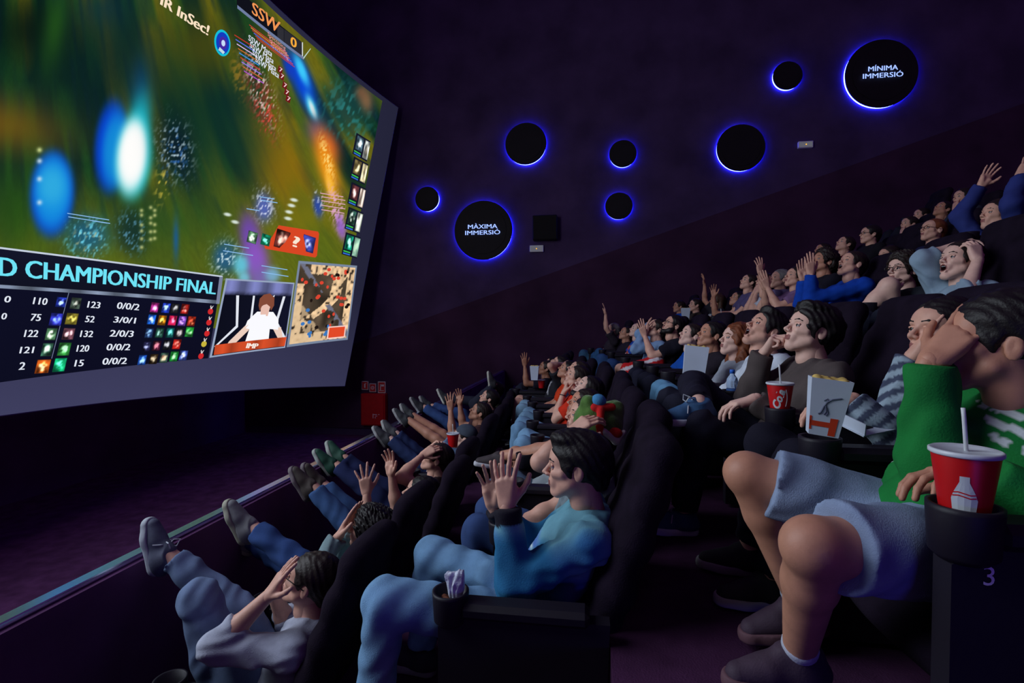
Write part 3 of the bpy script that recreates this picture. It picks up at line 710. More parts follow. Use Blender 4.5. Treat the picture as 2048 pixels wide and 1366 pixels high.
def content(px, py):
    C = np.zeros(px.shape+(3,))
    sl = .12+.45*np.clip((px-150)/550, -.5, 1.2)              # streaks lean more towards the right
    w = px-sl*(py-300)
    n1 = vn(w/52+9, py/260); n2 = vn(w/17+31, py/110+5); n3 = vn(w/11+3, py/70+8); n4 = vn(w/2.6+70, py/9)
    base = np.array([104, 100, 22.]); dk = np.array([10, 38, 34.]); gr = np.array([28, 84, 34.]); nv = np.array([8, 30, 52.])
    m1 = np.clip((n1-.38)*3.2, 0, 1)[..., None]; m2 = np.clip((n2-.40)*2.6, 0, 1)[..., None]
    low = np.clip((py-330)/160, 0, 1)[..., None]
    C = base*(1-m1)+dk*m1
    C = C*(1-.55*m2)+gr*.55*m2
    C = C*(1-.78*low)+np.array([92, 104, 24.])*.78*low
    dm = (np.clip((n3-.55)*2.5, 0, 1)*(1-np.clip((py-380)/120, 0, .85)))[..., None]; C = C*(1-.42*dm)+nv*.42*dm
    C = C*(1+.10*(n4-.5)[..., None])
    def blob(cx, cy, rx, ry, rot, col, st=1.0, p=2.0, spk=0.0, sc=3.0):
        nonlocal C
        a = math.radians(rot); dx, dy = px-cx, py-cy; u = (dx*math.cos(a)+dy*math.sin(a))/rx; v = (-dx*math.sin(a)+dy*math.cos(a))/ry
        g = np.exp(-(u*u+v*v)**(p/2))*st
        if spk:
            k = vn((dx+.35*dy)/sc+13+cx, dy/(sc*1.7)+7); g = g*np.clip((k-spk)*3.2, 0, 1)
        g = np.clip(g, 0, 1)[..., None]; C = C*(1-g)+np.array(col, float)*g
    blob(15, 250, 130, 60, 10, (128, 88, 20), .75); blob(60, 60, 95, 80, 0, (6, 20, 16), .85); blob(240, 110, 60, 110, 0, (10, 34, 44), .7)
    blob(110, 60, 24, 90, 8, (40, 92, 26), .8); blob(30, 420, 60, 90, 0, (34, 74, 22), .7); blob(380, 110, 80, 90, -25, (84, 76, 12), .8)
    blob(205, 20, 50, 40, 0, (18, 50, 60), .7); blob(455, 210, 70, 60, -25, (8, 40, 42), .85); blob(395, 250, 30, 130, -18, (30, 88, 36), .6)
    blob(560, 330, 60, 90, -25, (150, 108, 14), .85); blob(620, 430, 60, 40, -20, (118, 112, 20), .8)
    blob(370, 230, 80, 150, -10, (12, 44, 36), .8); blob(180, 150, 120, 110, 0, (12, 34, 30), .5); blob(330, 440, 110, 60, 0, (46, 82, 30), .6); blob(480, 290, 60, 90, -20, (16, 50, 40), .7)
    blob(280, 175, 22, 60, 4, (14, 60, 96), .8); blob(222, 292, 33, 92, 4, (8, 66, 206), 1.0, 7); blob(232, 300, 28, 76, 4, (20, 140, 214), .95, 5)
    blob(276, 262, 24, 76, 8, (26, 176, 196), .95, 3); blob(268, 316, 37, 84, 5, (28, 196, 206), 1.0, 6); blob(264, 312, 31, 74, 5, (226, 244, 246), 1.0, 5); blob(265, 308, 24, 62, 5, (255, 254, 252), 1.0, 5)
    blob(104, 388, 45, 86, 2, (8, 66, 206), 1.0, 8); blob(105, 384, 38, 74, 2, (20, 140, 222), 1.0, 6); blob(104, 372, 28, 40, 0, (52, 176, 224), .8, 3)
    for y_ in (300, 322, 358, 405): blob(79, y_, 5, 5, 0, (214, 226, 150) if y_ == 300 else (200, 224, 240), .9)
    blob(350, 300, 36, 62, -8, (10, 24, 44), .75); blob(350, 300, 34, 60, -8, (190, 214, 226), .9, 3, .58, 3.2); blob(350, 310, 28, 50, 0, (50, 110, 190), .8, 3, .60, 4)
    blob(325, 372, 16, 40, 0, (214, 190, 70), .9, 3, .62, 4.5)
    blob(175, 470, 46, 40, 0, (14, 90, 150), .7, 3); blob(172, 478, 44, 42, 0, (110, 210, 235), .95, 4, .56, 3.4); blob(175, 480, 34, 32, 0, (226, 214, 150), .8, 4, .70, 4)
    blob(262, 465, 34, 48, -8, (14, 42, 48), .75, 3); blob(262, 465, 32, 46, -8, (90, 150, 180), .8, 4, .60, 3.2)
    for i in range(16):
        blob(283+(i % 3)*15+4*math.sin(i*2.1), 418+(i//3)*15+3*math.cos(i*3.0), 3.6, 3.6, 0, (196, 200, 130), .85)
    blob(478, 150, 14, 46, -12, (150, 118, 40), .8, 3, .45, 4); blob(522, 195, 26, 78, -20, (120, 52, 44), .8, 3, .38, 4); blob(522, 180, 22, 76, -20, (240, 220, 214), .95, 3, .58, 3); blob(530, 225, 20, 54, -14, (220, 70, 60), .9, 3, .6, 3.4); blob(500, 120, 20, 22, 0, (190, 200, 226), .7, 3, .55, 3)
    blob(606, 165, 20, 74, -22, (10, 70, 214), 1.0, 3); blob(603, 140, 9, 34, -22, (60, 200, 250), 1.0, 3); blob(624, 216, 9, 28, -20, (90, 226, 255), 1.0, 3); blob(625, 218, 4.5, 18, -20, (232, 252, 255), 1.0, 3)
    blob(578, 135, 10, 26, -20, (18, 60, 200), .8, 3); blob(635, 262, 20, 26, -20, (80, 70, 130), .9)
    blob(655, 290, 22, 40, -18, (214, 92, 44), .95, 2.4); blob(655, 335, 20, 66, -16, (244, 150, 24), .95, 2.4); blob(654, 318, 9, 46, -14, (255, 214, 120), .95, 3, .35, 2.6); blob(660, 372, 8, 30, -12, (255, 190, 60), .9, 3)
    blob(674, 420, 15, 46, -14, (226, 170, 214), .95, 3, .38, 3); blob(682, 455, 10, 26, -12, (150, 100, 200), .9, 3)
    blob(636, 412, 10, 24, -8, (40, 70, 170), .9, 3); blob(636, 400, 12, 28, -8, (210, 220, 240), .8, 3, .6, 3)
    blob(690, 215, 50, 60, -28, (16, 58, 66), .8, 3); blob(692, 225, 44, 62, -28, (44, 128, 128), .75, 3, .5, 5); blob(732, 200, 14, 26, -10, (130, 96, 66), .9, 2.4)
    blob(722, 185, 12, 14, 0, (120, 84, 60), .8)
    blob(528, 415, 18, 30, -6, (80, 100, 200), .85, 3); blob(528, 412, 22, 36, -6, (226, 232, 250), .9, 3, .56, 3); blob(500, 470, 22, 46, -8, (112, 70, 180), .9, 3); blob(512, 520, 26, 44, -4, (140, 84, 196), .95, 3); blob(520, 560, 26, 30, 0, (120, 100, 180), .8)
    blob(450, 515, 26, 34, 0, (30, 90, 150), .8, 3); blob(450, 518, 30, 38, 0, (214, 236, 240), .9, 3, .58, 3); blob(482, 530, 16, 22, 0, (100, 200, 226), .9, 3); blob(545, 550, 16, 16, 0, (120, 176, 214), .85, 3); blob(488, 556, 12, 12, 0, (120, 200, 226), .8, 3)
    blob(570, 440, 3, 40, 0, (90, 80, 40), .3)
    for (x_, y_) in ((588, 400), (583, 411), (578, 424), (576, 437), (455, 429), (470, 444)): blob(x_, y_, 8, 3.6, 12, (220, 232, 226), .95, 4)
    blob(352, 478, 6, 40, 0, (20, 90, 170), .7)
    blob(430, 90, 70, 60, -30, (84, 78, 16), .35)
    return lin(np.clip(C, 0, 255))
LIT = emit('projected_light', None, 1.0)
scr = empty('cinema_screen', tuple(surf(.5, 0)), 'giant curved cinema screen showing a game match, wide grey border', 'screen')
SB = surf(.5, 0)
def grid_obj(name, s0, s1, t0, t1, ns, nt_, off, fn, parent=scr, material=LIT, **kw):
    s = np.linspace(s0, s1, ns); t = np.linspace(t0, t1, nt_); Sg, Tg = np.meshgrid(s, t, indexing='ij')
    P = surf(Sg, Tg, off); X, Y_ = proj(P); col = fn(X, Y_, Sg, Tg)
    i = np.arange(ns*nt_).reshape(ns, nt_); Q = np.stack([i[:-1, :-1], i[:-1, 1:], i[1:, 1:], i[1:, :-1]], -1).reshape(-1, 4)
    pb = SB
    return link(name, mesh_np(name, P.reshape(-1, 3)-pb, Q[:, ::-1], [material], colors=col.reshape(-1, 3)), parent, **kw)
# the cloth under picture and border, a solid shell
m = MB(); n = 48; V = []
for i in range(n+1):
    s = i/n
    for t, o in ((0, 0), (1, 0), (1, -.10), (0, -.10)): V.append(surf(s, t, o)-SB)
Fc = []
for i in range(n):
    a, b_ = i*4, i*4+4
    for j in range(4): Fc.append((a+j, b_+j, b_+(j+1) % 4, a+(j+1) % 4))
Fc += [(0, 1, 2, 3), (4*n+3, 4*n+2, 4*n+1, 4*n)]
m.add(V, Fc)
bm = mat('screen_cloth', (112, 114, 150), .8, .05, 1.0)
m.build('screen_cloth', bm, scr)
sp1, tp1 = [float(v) for v in scr_st(744.5, 188)]; sp0, tp0 = [float(v) for v in scr_st(692, 677)]
PS0 = (sp0+sp1)/2; PT0, PT1 = tp0, tp1
print('picture st', sp0, sp1, tp0, tp1)
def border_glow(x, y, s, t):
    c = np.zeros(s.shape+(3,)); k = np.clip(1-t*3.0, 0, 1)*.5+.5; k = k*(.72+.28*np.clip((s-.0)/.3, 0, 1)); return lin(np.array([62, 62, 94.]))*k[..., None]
grid_obj('spill_glow_border', 0.001, .999, 0.002, .998, 120, 40, .006, border_glow, label='dim grey border of the screen around the picture')  # border emits: projector spill put in as glow, brighter at the bottom
grid_obj('projected_picture', PS0, 1-PS0, PT0, PT1, 1100, 440, .02, lambda x, y, s, t: content(*proj(surf(np.where(s > .62, 1.24-s, s), t, .02))), label='streaked green and blue game picture')
class Over:                   # flat graphics drawn on the picture
    def __init__(s): s.V = []; s.F = []; s.C = []
    def add(s, st, Fc, col, off):
        b_ = len(s.V); P = surf(st[:, 0], st[:, 1], off)-SB; s.V += [tuple(p) for p in P]; s.F += [tuple(b_+i for i in f) for f in Fc]
        c = np.asarray(col, float); s.C += list(np.broadcast_to(lin(c), (len(P), 3)) if c.ndim == 1 else lin(c)); return s
    def grid(s, A, nu, nv, colfn, off):
        u, v = np.meshgrid(np.linspace(0, 1, nu), np.linspace(0, 1, nv), indexing='ij'); st = quadmap(A, u, v).reshape(-1, 2)
        i = np.arange(nu*nv).reshape(nu, nv); Q = np.stack([i[:-1, :-1], i[1:, :-1], i[1:, 1:], i[:-1, 1:]], -1).reshape(-1, 4)
        return s.add(st, [tuple(q) for q in Q], colfn(u.ravel(), v.ravel()), off)
    def poly(s, A, pts, col, off):
        p = np.array(pts, float)
        if len(p) == 4 and set(map(tuple, p)) == {(0., 0.), (1., 0.), (1., 1.), (0., 1.)}: return s.grid(A, 14, 3, lambda u, v: np.tile(np.array(col, float), (len(u), 1)), off)
        return s.add(quadmap(A, p[:, 0], p[:, 1]), [tuple(range(len(p)))], col, off)
    def build(s, name, parent=scr, **kw):
        me = bpy.data.meshes.new(name); me.from_pydata(s.V, [], s.F); me.materials.append(LIT)
        ca = me.color_attributes.new('Col', 'FLOAT_COLOR', 'POINT'); c4 = np.ones((len(s.V), 4), np.float32); c4[:, :3] = np.array(s.C); ca.data.foreach_set('color', c4.ravel())
        me.update(); return link(name, me, parent, **kw)
def quad(TL, TR, BR, BL):     # picture-space corners to screen coordinates
    s, t = scr_st(np.array([q[0] for q in (TL, TR, BR, BL)], float), np.array([q[1] for q in (TL, TR, BR, BL)], float)); return np.stack([s, t], 1)
def quadmap(A, u, v):         # u to the right, v upwards
    u = np.asarray(u, float)[..., None]; v = np.asarray(v, float)[..., None]
    return A[0]*(1-u)*v+A[1]*u*v+A[2]*u*(1-v)+A[3]*(1-u)*(1-v)
def boxq(cx, cy, w, h_):
    s0, t0 = scr_st(cx, cy); sa, _ = scr_st(cx-w/2, cy); sb, _ = scr_st(cx+w/2, cy); _, ta = scr_st(cx, cy-h_/2); _, tb = scr_st(cx, cy+h_/2)
    return np.array([(sa, ta), (sb, ta), (sb, tb), (sa, tb)], float)
def ins_(A, d):
    u = np.array([0, 1, 1, 0]); v = np.array([1, 1, 0, 0]); return quadmap(A, u*(1-2*d)+d, v*(1-2*d)+d)
def otext(ov, A, txt, col, off, bold=.02, shear=0.0):
    V, Fc = text_data(txt, 1, 0, shear); x0, x1 = V[:, 0].min(), V[:, 0].max(); y0, y1 = V[:, 1].min(), V[:, 1].max()
    if not any(ch in txt for ch in 'gjpqy,Q'): y0 = max(y0, -.02)
    for k in ((-1, 0, 1) if bold > .01 else (0,)): ov.add(quadmap(A, (V[:, 0]+k*bold*.9-x0)/(x1-x0), (V[:, 1]-y0)/(y1-y0)), Fc, col, off+.001*k)
def icon(name, A, seed, base, acc, parent=scr, n=15):
    ov = Over(); r = np.random.default_rng(seed); ph = r.uniform(0, 6, 4); k = r.uniform(5, 11, 4)
    def fn(u, v):
        g = vn(u*3.2+seed*7.3, v*3.2+seed*3.1); g2 = vn(u*4.6+seed*1.7+40, v*4.6+seed*5.9); g3 = vn(u*9+seed, v*9+seed*2)
        d = np.exp(-((u-.5)**2+(v-.5)**2)*7)
        c = np.array(base)[None]*(.25+1.1*g[:, None])+np.array(acc)[None]*(np.clip((g2+.45*g3)*d*2.6-.75, 0, 1))[:, None]
        ed = (np.minimum(np.minimum(u, 1-u), np.minimum(v, 1-v)) < .06); c[ed] = np.array(base)*.5
        return np.clip(c, 0, 255)
    ov.grid(A, n, n, fn, .05); return ov.build(name, parent)
# title bar
o = Over()
A = quad((-60, 489), (439, 553), (432, 603), (-60, 566)); o.grid(A, 24, 3, lambda u, v: np.outer(.8+.2*v, (20, 22, 42)), .03)
o.poly(quad((-60, 486), (441, 551), (441, 554), (-60, 490)), [(0, 0), (1, 0), (1, 1), (0, 1)], (196, 206, 222), .04)
A2 = quad((-60, 565), (432, 600), (431, 607), (-60, 572)); o.grid(A2, 30, 2, lambda u, v: np.outer(.55+.45*np.sin(u*19)**2, (140, 154, 180)), .04)
o.poly(quad((434, 553), (441, 553), (434, 607), (427, 607)), [(0, 0), (1, 0), (1, 1), (0, 1)], (120, 128, 156), .045)
tb = o.build('title_bar', scr)
o = Over(); otext(o, quad((-11, 512), (427, 564), (424, 588), (-11, 550)), 'D CHAMPIONSHIP FINAL', (110, 226, 246), .055, .035); o.build('title_lettering', tb, label='pale cyan capitals D CHAMPIONSHIP FINAL')
# score table
o = Over(); A = quad((-60, 570), (432, 604), (413, 716), (-60, 772)); o.grid(A, 20, 12, lambda u, v: np.outer(.9+.1*v, (14, 15, 36)), .03)
o.poly(quad((131, 584), (132.5, 584), (98, 716), (96.5, 716)), [(0, 0), (1, 0), (1, 1), (0, 1)], (110, 120, 150), .04)
sbd = o.build('score_table', scr)
o = Over(); WH = (226, 232, 244)
for cx, cy, w, h_, tx in ((7, 597, 12, 13, '0'), (73, 601, 28, 14, '110'), (181, 608.5, 25, 13, '123'), (250, 611.5, 45, 13, '0/0/2'),
                          (0, 631, 10, 13, '0'), (64, 633.5, 20, 14, '75'), (173, 637, 18, 13, '52'), (243, 639, 44, 12, '3/0/1'),
                          (55, 665.5, 27, 14, '122'), (166.5, 666.5, 25, 13, '132'), (237, 666, 47, 13, '2/0/3'),
                          (46, 698.5, 27, 13, '121'), (159, 695.5, 24, 13, '120'), (230.5, 693, 47, 13, '0/0/2'),
                          (36.5, 730.5, 11, 15, '2'), (151.5, 725, 17, 13, '15'), (223, 721, 48, 13, '0/0/2')):
    o = Over(); otext(o, boxq(cx, cy, w, h_), tx, WH, .05, .022); o.build('score_figure', sbd)
PCOL = [((40, 60, 190), (190, 210, 255)), ((60, 74, 66), (200, 200, 190)), ((50, 56, 190), (120, 160, 250)), ((120, 110, 40), (250, 230, 120)), ((70, 110, 80), (220, 230, 200)),
        ((130, 80, 96), (240, 200, 200)), ((60, 110, 90), (230, 250, 220)), ((50, 140, 60), (180, 240, 190)), ((214, 96, 30), (255, 230, 180)), ((20, 170, 110), (140, 250, 200))]
for i, (cx, cy, w, h_) in enumerate(((114.5, 603, 23, 20), (144, 605.5, 24, 23), (104.5, 637.5, 29, 25), (136, 636.5, 28, 23), (94.5, 667, 25, 24), (129.5, 666.5, 27, 23), (86.5, 698, 25, 26), (121, 697, 28, 26), (78, 731.5, 32, 27), (112, 728.5, 28, 27))):
    icon('portrait_icon', boxq(cx, cy, w*.86, h_), i, *PCOL[i], parent=sbd)
rows = [((303, 614), (326, 615), (344, 616), (364, 617)), ((297, 638), (318, 639.5), (339, 640), (358.5, 641), (377, 641.5)), ((292, 665), (313, 664.5), (334, 664.5), (353, 664), (373, 663)),
        ((287, 692), (307, 690.5), (328, 689), (347.5, 687.5)), ((278, 719), (301, 717), (322, 714.5), (342, 712), (361, 710))]
ICOL = [[((190, 50, 150), (255, 190, 230)), ((40, 70, 220), (190, 220, 255)), ((30, 30, 34), (200, 200, 200)), ((150, 30, 26), (255, 180, 170))],
        [((30, 100, 220), (240, 220, 200)), ((200, 120, 20), (255, 230, 120)), ((200, 30, 80), (255, 170, 180)), ((120, 70, 180), (240, 220, 255)), ((150, 40, 26), (255, 170, 120))],
        [((30, 50, 90), (140, 180, 220)), ((30, 70, 60), (160, 200, 190)), ((20, 90, 90), (130, 220, 210)), ((30, 30, 34), (200, 190, 190)), ((40, 160, 60), (210, 255, 200))],
        [((30, 30, 60), (170, 180, 220)), ((60, 20, 40), (220, 140, 150)), ((26, 28, 34), (200, 200, 200)), ((170, 30, 26), (255, 190, 170))],
        [((30, 80, 180), (190, 220, 250)), ((50, 36, 24), (210, 200, 170)), ((60, 90, 80), (220, 140, 110)), ((30, 150, 60), (210, 250, 200)), ((60, 80, 170), (220, 230, 255))]]
for i, rw in enumerate(rows):
    for j, (cx, cy) in enumerate(rw): icon('item_icon', boxq(cx, cy, 16, 20), 40+i*7+j, *ICOL[i][j], parent=sbd, n=11)
for i, (cx, cy) in enumerate(((416, 619), (413, 641), (409, 663), (403, 684), (397, 708))):
    o = Over(); A = boxq(cx, cy, 13, 19); c_ = (200, 180, 60) if i == 3 else (206, 40, 44)
    o.poly(A, [(.5+.42*math.cos(a), .34+.32*math.sin(a)) for a in np.linspace(0, 2*PI, 14)[:-1]], c_, .05)
    o.poly(A, [(.42, .6), (.58, .6), (.80, 1), (.62, .9), (.5, .75), (.38, 1), (.28, .9)], (220, 214, 214), .052); o.build('item_icon', sbd)
# player inset
fr = Over(); A = quad((448, 556), (586, 565), (567, 695), (415, 715)); fr.poly(A, [(0, 0), (1, 0), (1, 1), (0, 1)], (150, 164, 190), .035)
A = ins_(A, .022); fr.grid(A, 16, 16, lambda u, v: np.where(v[:, None] > .80, np.outer(.6+.4*np.sin(u*9+1)**2, (130, 136, 200)), np.outer(.7+.3*u, (18, 20, 40))), .04)
for pl in ([(.16, .80), (.20, .80), (.27, .36), (.03, .12), (.0, .12), (.235, .38)], [(.40, .80), (.43, .80), (.45, .45), (.42, .45)], [(.70, .80), (.73, .82), (.70, .66), (.68, .66)], [(.86, .80), (.90, .80), (.84, .40), (1., .15), (.98, .12), (.80, .38)]):
    fr.poly(A, pl, (226, 230, 240), .045)
fr.poly(A, [(.14, .08), (.18, .17), (.44, .46), (.52, .50), (.42, .30), (.24, .10)], (236, 206, 190), .05); fr.poly(A, [(.78, .30), (.88, .14), (.96, .12), (.90, .32)], (236, 206, 190), .05)
fr.poly(A, [(.40, .12), (.74, .12), (.73, .30), (.86, .28), (.84, .44), (.74, .56), (.50, .57), (.38, .44), (.36, .34), (.43, .32)], (250, 250, 255), .052)
fr.poly(A, [(.555, .50), (.665, .50), (.68, .64), (.62, .70), (.54, .64)], (232, 190, 176), .054)
fr.poly(A, [(.50, .66), (.53, .58), (.555, .66), (.62, .68), (.675, .64), (.70, .58), (.735, .66), (.72, .78), (.64, .84), (.55, .82), (.50, .76)], (132, 74, 56), .056)
fr.grid(quad((424, 689), (568, 673), (564, 691), (421, 709)), 10, 2, lambda u, v: np.outer(.85+.15*np.sin(u*20), (228, 84, 44)), .058)
ins = fr.build('player_inset', scr, label='inset of a player in a white shirt over an orange bar')
o = Over(); otext(o, boxq(498, 690.5, 23, 10), 'IMP', (250, 236, 226), .066, .05, .1); o.build('name_lettering', ins)
# map inset
o = Over(); A = quad((594, 521), (711.5, 531), (692.5, 679), (570, 694)); o.poly(A, [(0, 0), (1, 0), (1, 1), (0, 1)], (120, 134, 158), .035)
def mapfn(u, v):
    n1 = vn(u*9+4, v*9+2); n2 = vn(u*24, v*24+9); path = (np.abs(u-v+.1*np.sin(v*9)) < .10) | (v > .90-.05*n2) & (u > .2) | (u > .87) | (u < .12) & (v < .75) | (v < .12)
    c = np.outer(.6+.8*n1, (74, 62, 50)); pc = np.outer(.75+.35*n2, (244, 206, 160)); m_ = path & (n2 > .25); c[m_] = pc[m_]
    riv = (np.abs(u+v-1.05) < .05) & (n1 > .4); c[riv] = (110, 112, 130)
    low = (u+v < .62) & (n2 > .35); c[low] = c[low]*.3+np.array((220, 190, 150.))*.7
    return np.clip(c, 0, 255)
o.grid(ins_(A, .03), 70, 80, mapfn, .04); r2 = random.Random(3)
for i in range(46):
    u, v = r2.random()*.9+.05, r2.random()*.9+.05; c_ = (60, 120, 190) if u+v < .85 else (220, 70, 50)
    if i % 5 == 0: c_ = (30, 20, 18)
    o.poly(ins_(A, .03), [(u+.030*math.cos(a)*(1.2 if i % 3 else .8), v+.024*math.sin(a)) for a in np.linspace(0, 2*PI, 9)[:-1]], c_, .05)
for pl, c_ in (([(.62, .04), (.93, .04), (.93, .20), (.62, .20)], (250, 210, 200)), ([(.64, .055), (.91, .055), (.91, .185), (.64, .185)], (226, 74, 40))): o.poly(A, pl, c_, .052 if c_[0] == 250 else .054)
o.build('map_inset', scr, label='brown map inset with red and blue markers')
# red notice with portraits
o = Over(); o.poly(quad((548, 449), (635, 463), (630, 515), (522, 496)), [(.0, .10), (.04, 0), (.97, 0), (1, .08), (1, .92), (.97, 1), (.06, 1), (.05, .5)], (216, 70, 36), .04)
otext(o, boxq(587, 483, 9, 22), '?', (250, 230, 210), .06, .06); kn = o.build('kill_notice', scr, label='orange-red notice bar with portraits')
for i, (x0, x1, y0, y1) in enumerate(((388, 488, 180, 295), (510, 605, 205, 315), (630, 775, 165, 345), (870, 1000, 215, 375))):
    q = .227; icon('portrait_icon', boxq(400+q*(x0+x1)/2, 420+q*(y0+y1)/2, q*(x1-x0)*.88, q*(y1-y0)*.92), 90+i, *[((80, 120, 90), (230, 240, 220)), ((20, 150, 110), (150, 250, 210)), ((90, 40, 36), (250, 214, 196)), ((60, 70, 170), (210, 220, 255))][i], parent=kn, n=15)
# side column
for i, (yy, c1, c2) in enumerate(((735, (60, 84, 100), (220, 226, 220)), (852, (110, 96, 60), (240, 226, 180)), (977, (96, 50, 56), (240, 214, 200)), (1100, (50, 90, 80), (220, 230, 214)), (1225, (20, 140, 110), (190, 250, 220)))):
    cx = (1800, 1788, 1776, 1762, 1748)[i]*.4004; cy = yy*.4004
    o = Over(); A = boxq(cx, cy, 32, 46); o.poly(A, [(0, 0), (1, 0), (1, 1), (0, 1)], (20, 22, 40), .03)
    o.poly(A, [(.05, .14), (.5, .14), (.5, .20), (.05, .20)], (60, 190, 80), .04); o.poly(A, [(.05, .04), (.5, .04), (.5, .10), (.05, .10)], (50, 110, 214), .04)
    sc_ = o.build('side_panel', scr); A3 = quadmap(A, np.array([.05, .52, .52, .05]), np.array([.92, .92, .26, .26])); icon('portrait_icon', A3, 120+i, c1, c2, sc_)
    A3 = quadmap(A, np.array([.60, .95, .95, .60]), np.array([.92, .92, .06, .06])); icon('item_icon', A3, 130+i, c2, (60, 50, 40), sc_)
# team bar and captions at the top
o = Over(); o.poly(quad((470, -22), (600, 83), (603, 119), (470, 14)), [(0, 0), (1, 0), (1, 1), (0, 1)], (16, 17, 26), .03)
o.poly(quad((470, 9), (603, 113), (603, 119), (470, 16)), [(0, 0), (1, 0), (1, 1), (0, 1)], (110, 124, 160), .04)
o.poly(quad((600, 84), (602, 84), (602, 117), (600, 117)), [(0, 0), (1, 0), (1, 1), (0, 1)], (214, 220, 220), .04)
o.poly(quad((603, 114), (617, 96), (618, 97), (603, 118)), [(0, 0), (1, 0), (1, 1), (0, 1)], (190, 214, 200), .04)
o.poly(quad((551, 48), (564, 58), (564, 92), (551, 72)), [(0, 0), (1, 0), (1, 1), (0, 1)], (46, 46, 54), .035); o.poly(quad((565, 58), (600, 84), (600, 112), (565, 88)), [(0, 0), (1, 0), (1, 1), (0, 1)], (42, 42, 50), .035)
bar = o.build('team_bar', scr)
o = Over(); otext(o, quad((499, 2), (555, 44), (550, 66), (498, 26)), 'SSW', (240, 150, 84), .055, .02); otext(o, quad((576.5, 71), (587.5, 78), (587, 96), (576, 90)), '0', (246, 170, 60), .055, .03); o.build('team_lettering', bar, label='orange letters SSW and a zero')
o = Over(); otext(o, quad((318, -12), (413, 51), (409, 70), (314, 8)), 'IR InSec!', (250, 226, 196), .05, .035); o.build('player_caption', scr, label='cream caption IR InSec!')
o = Over()
for i, (x, y) in enumerate(((0, 0), (3, 14), (8, 29), (14, 43))):
    otext(o, quad((492+x, 68+y), (540+x, 103+y), (538+x, 113+y), (491+x, 79+y)), 'SSW Mata', (220, 226, 240), .05, .012)
for i in range(3): otext(o, quad((530+i*3, 62+10*i), (566+i*3, 92+10*i), (566+i*3, 102+10*i), (530+i*3, 72+10*i)), 'Spectating', (226, 150, 150), .05, .01)
for i, (x, y) in enumerate(((556, 139), (559, 152), (565, 170), (569, 184), (572, 197))): o.poly(boxq(x, y, 10, 14), [(0, 0), (1, 0), (1, 1), (0, 1)], (110, 22, 26), .045); otext(o, boxq(x, y, 6, 9), '7', (240, 210, 210), .055, .02)
for i in range(9):
    c_ = [(200, 50, 40), (90, 110, 240), (230, 190, 240), (210, 110, 40), (60, 150, 240), (210, 60, 50), (150, 120, 240), (210, 110, 50), (180, 80, 210)][i]
    x, y = 464+2.4*i, 68+9.0*i; o.poly(quad((x, y), (x+40, y+25), (x+40, y+27), (x, y+2)), [(0, 0), (1, 0), (1, 1), (0, 1)], c_, .042)
for i in range(6):
    x, y = 494+3*i, 48+5.5*i; o.poly(quad((x, y), (x+76, y+57), (x+76, y+58.6), (x, y+1.6)), [(0, 0), (1, 0), (1, 1), (0, 1)], [(214, 60, 60), (230, 150, 60), (200, 60, 60), (90, 120, 240), (210, 70, 60), (190, 60, 60)][i], .041)
o.build('team_captions', scr, label='overlapping white team captions and coloured bars')
o = Over(); A = boxq(440, 85, 36, 56)
for rr, c_, of in ((.5, (20, 190, 214), .04), (.41, (20, 60, 190), .045), (.24, (70, 40, 160), .05), (.12, (200, 220, 250), .055)): o.poly(A, [(.5+rr*math.cos(a), .5+rr*math.sin(a)) for a in np.linspace(0, 2*PI, 28)[:-1]], c_, of)
o.poly(A, [(.30, .12), (.62, .10), (.70, .22), (.34, .26)], (190, 220, 226), .056); o.build('round_badge', scr, label='round blue badge')
o = Over()
for x, y, w in ((130, 425, 84), (132, 432, 84), (180, 440, 30), (445, 487, 50), (443, 500, 60), (520, 530, 52), (520, 543, 54), (638, 385, 46), (640, 392, 48), (640, 400, 48), (640, 409, 48), (640, 418, 46), (516, 392, 30), (518, 399, 34), (490, 416, 26)):
    k = w*.16; o.poly(quad((x, y), (x+w, y+k), (x+w, y+k+1.6), (x, y+1.6)), [(0, 0), (1, 0), (1, 1), (0, 1)], (140, 190, 240) if x < 630 else (226, 170, 190), .03)
o.build('light_lines', scr, kind='stuff')
for o_ in scr.children:
    if o_.name.startswith('screen_cloth'): pass

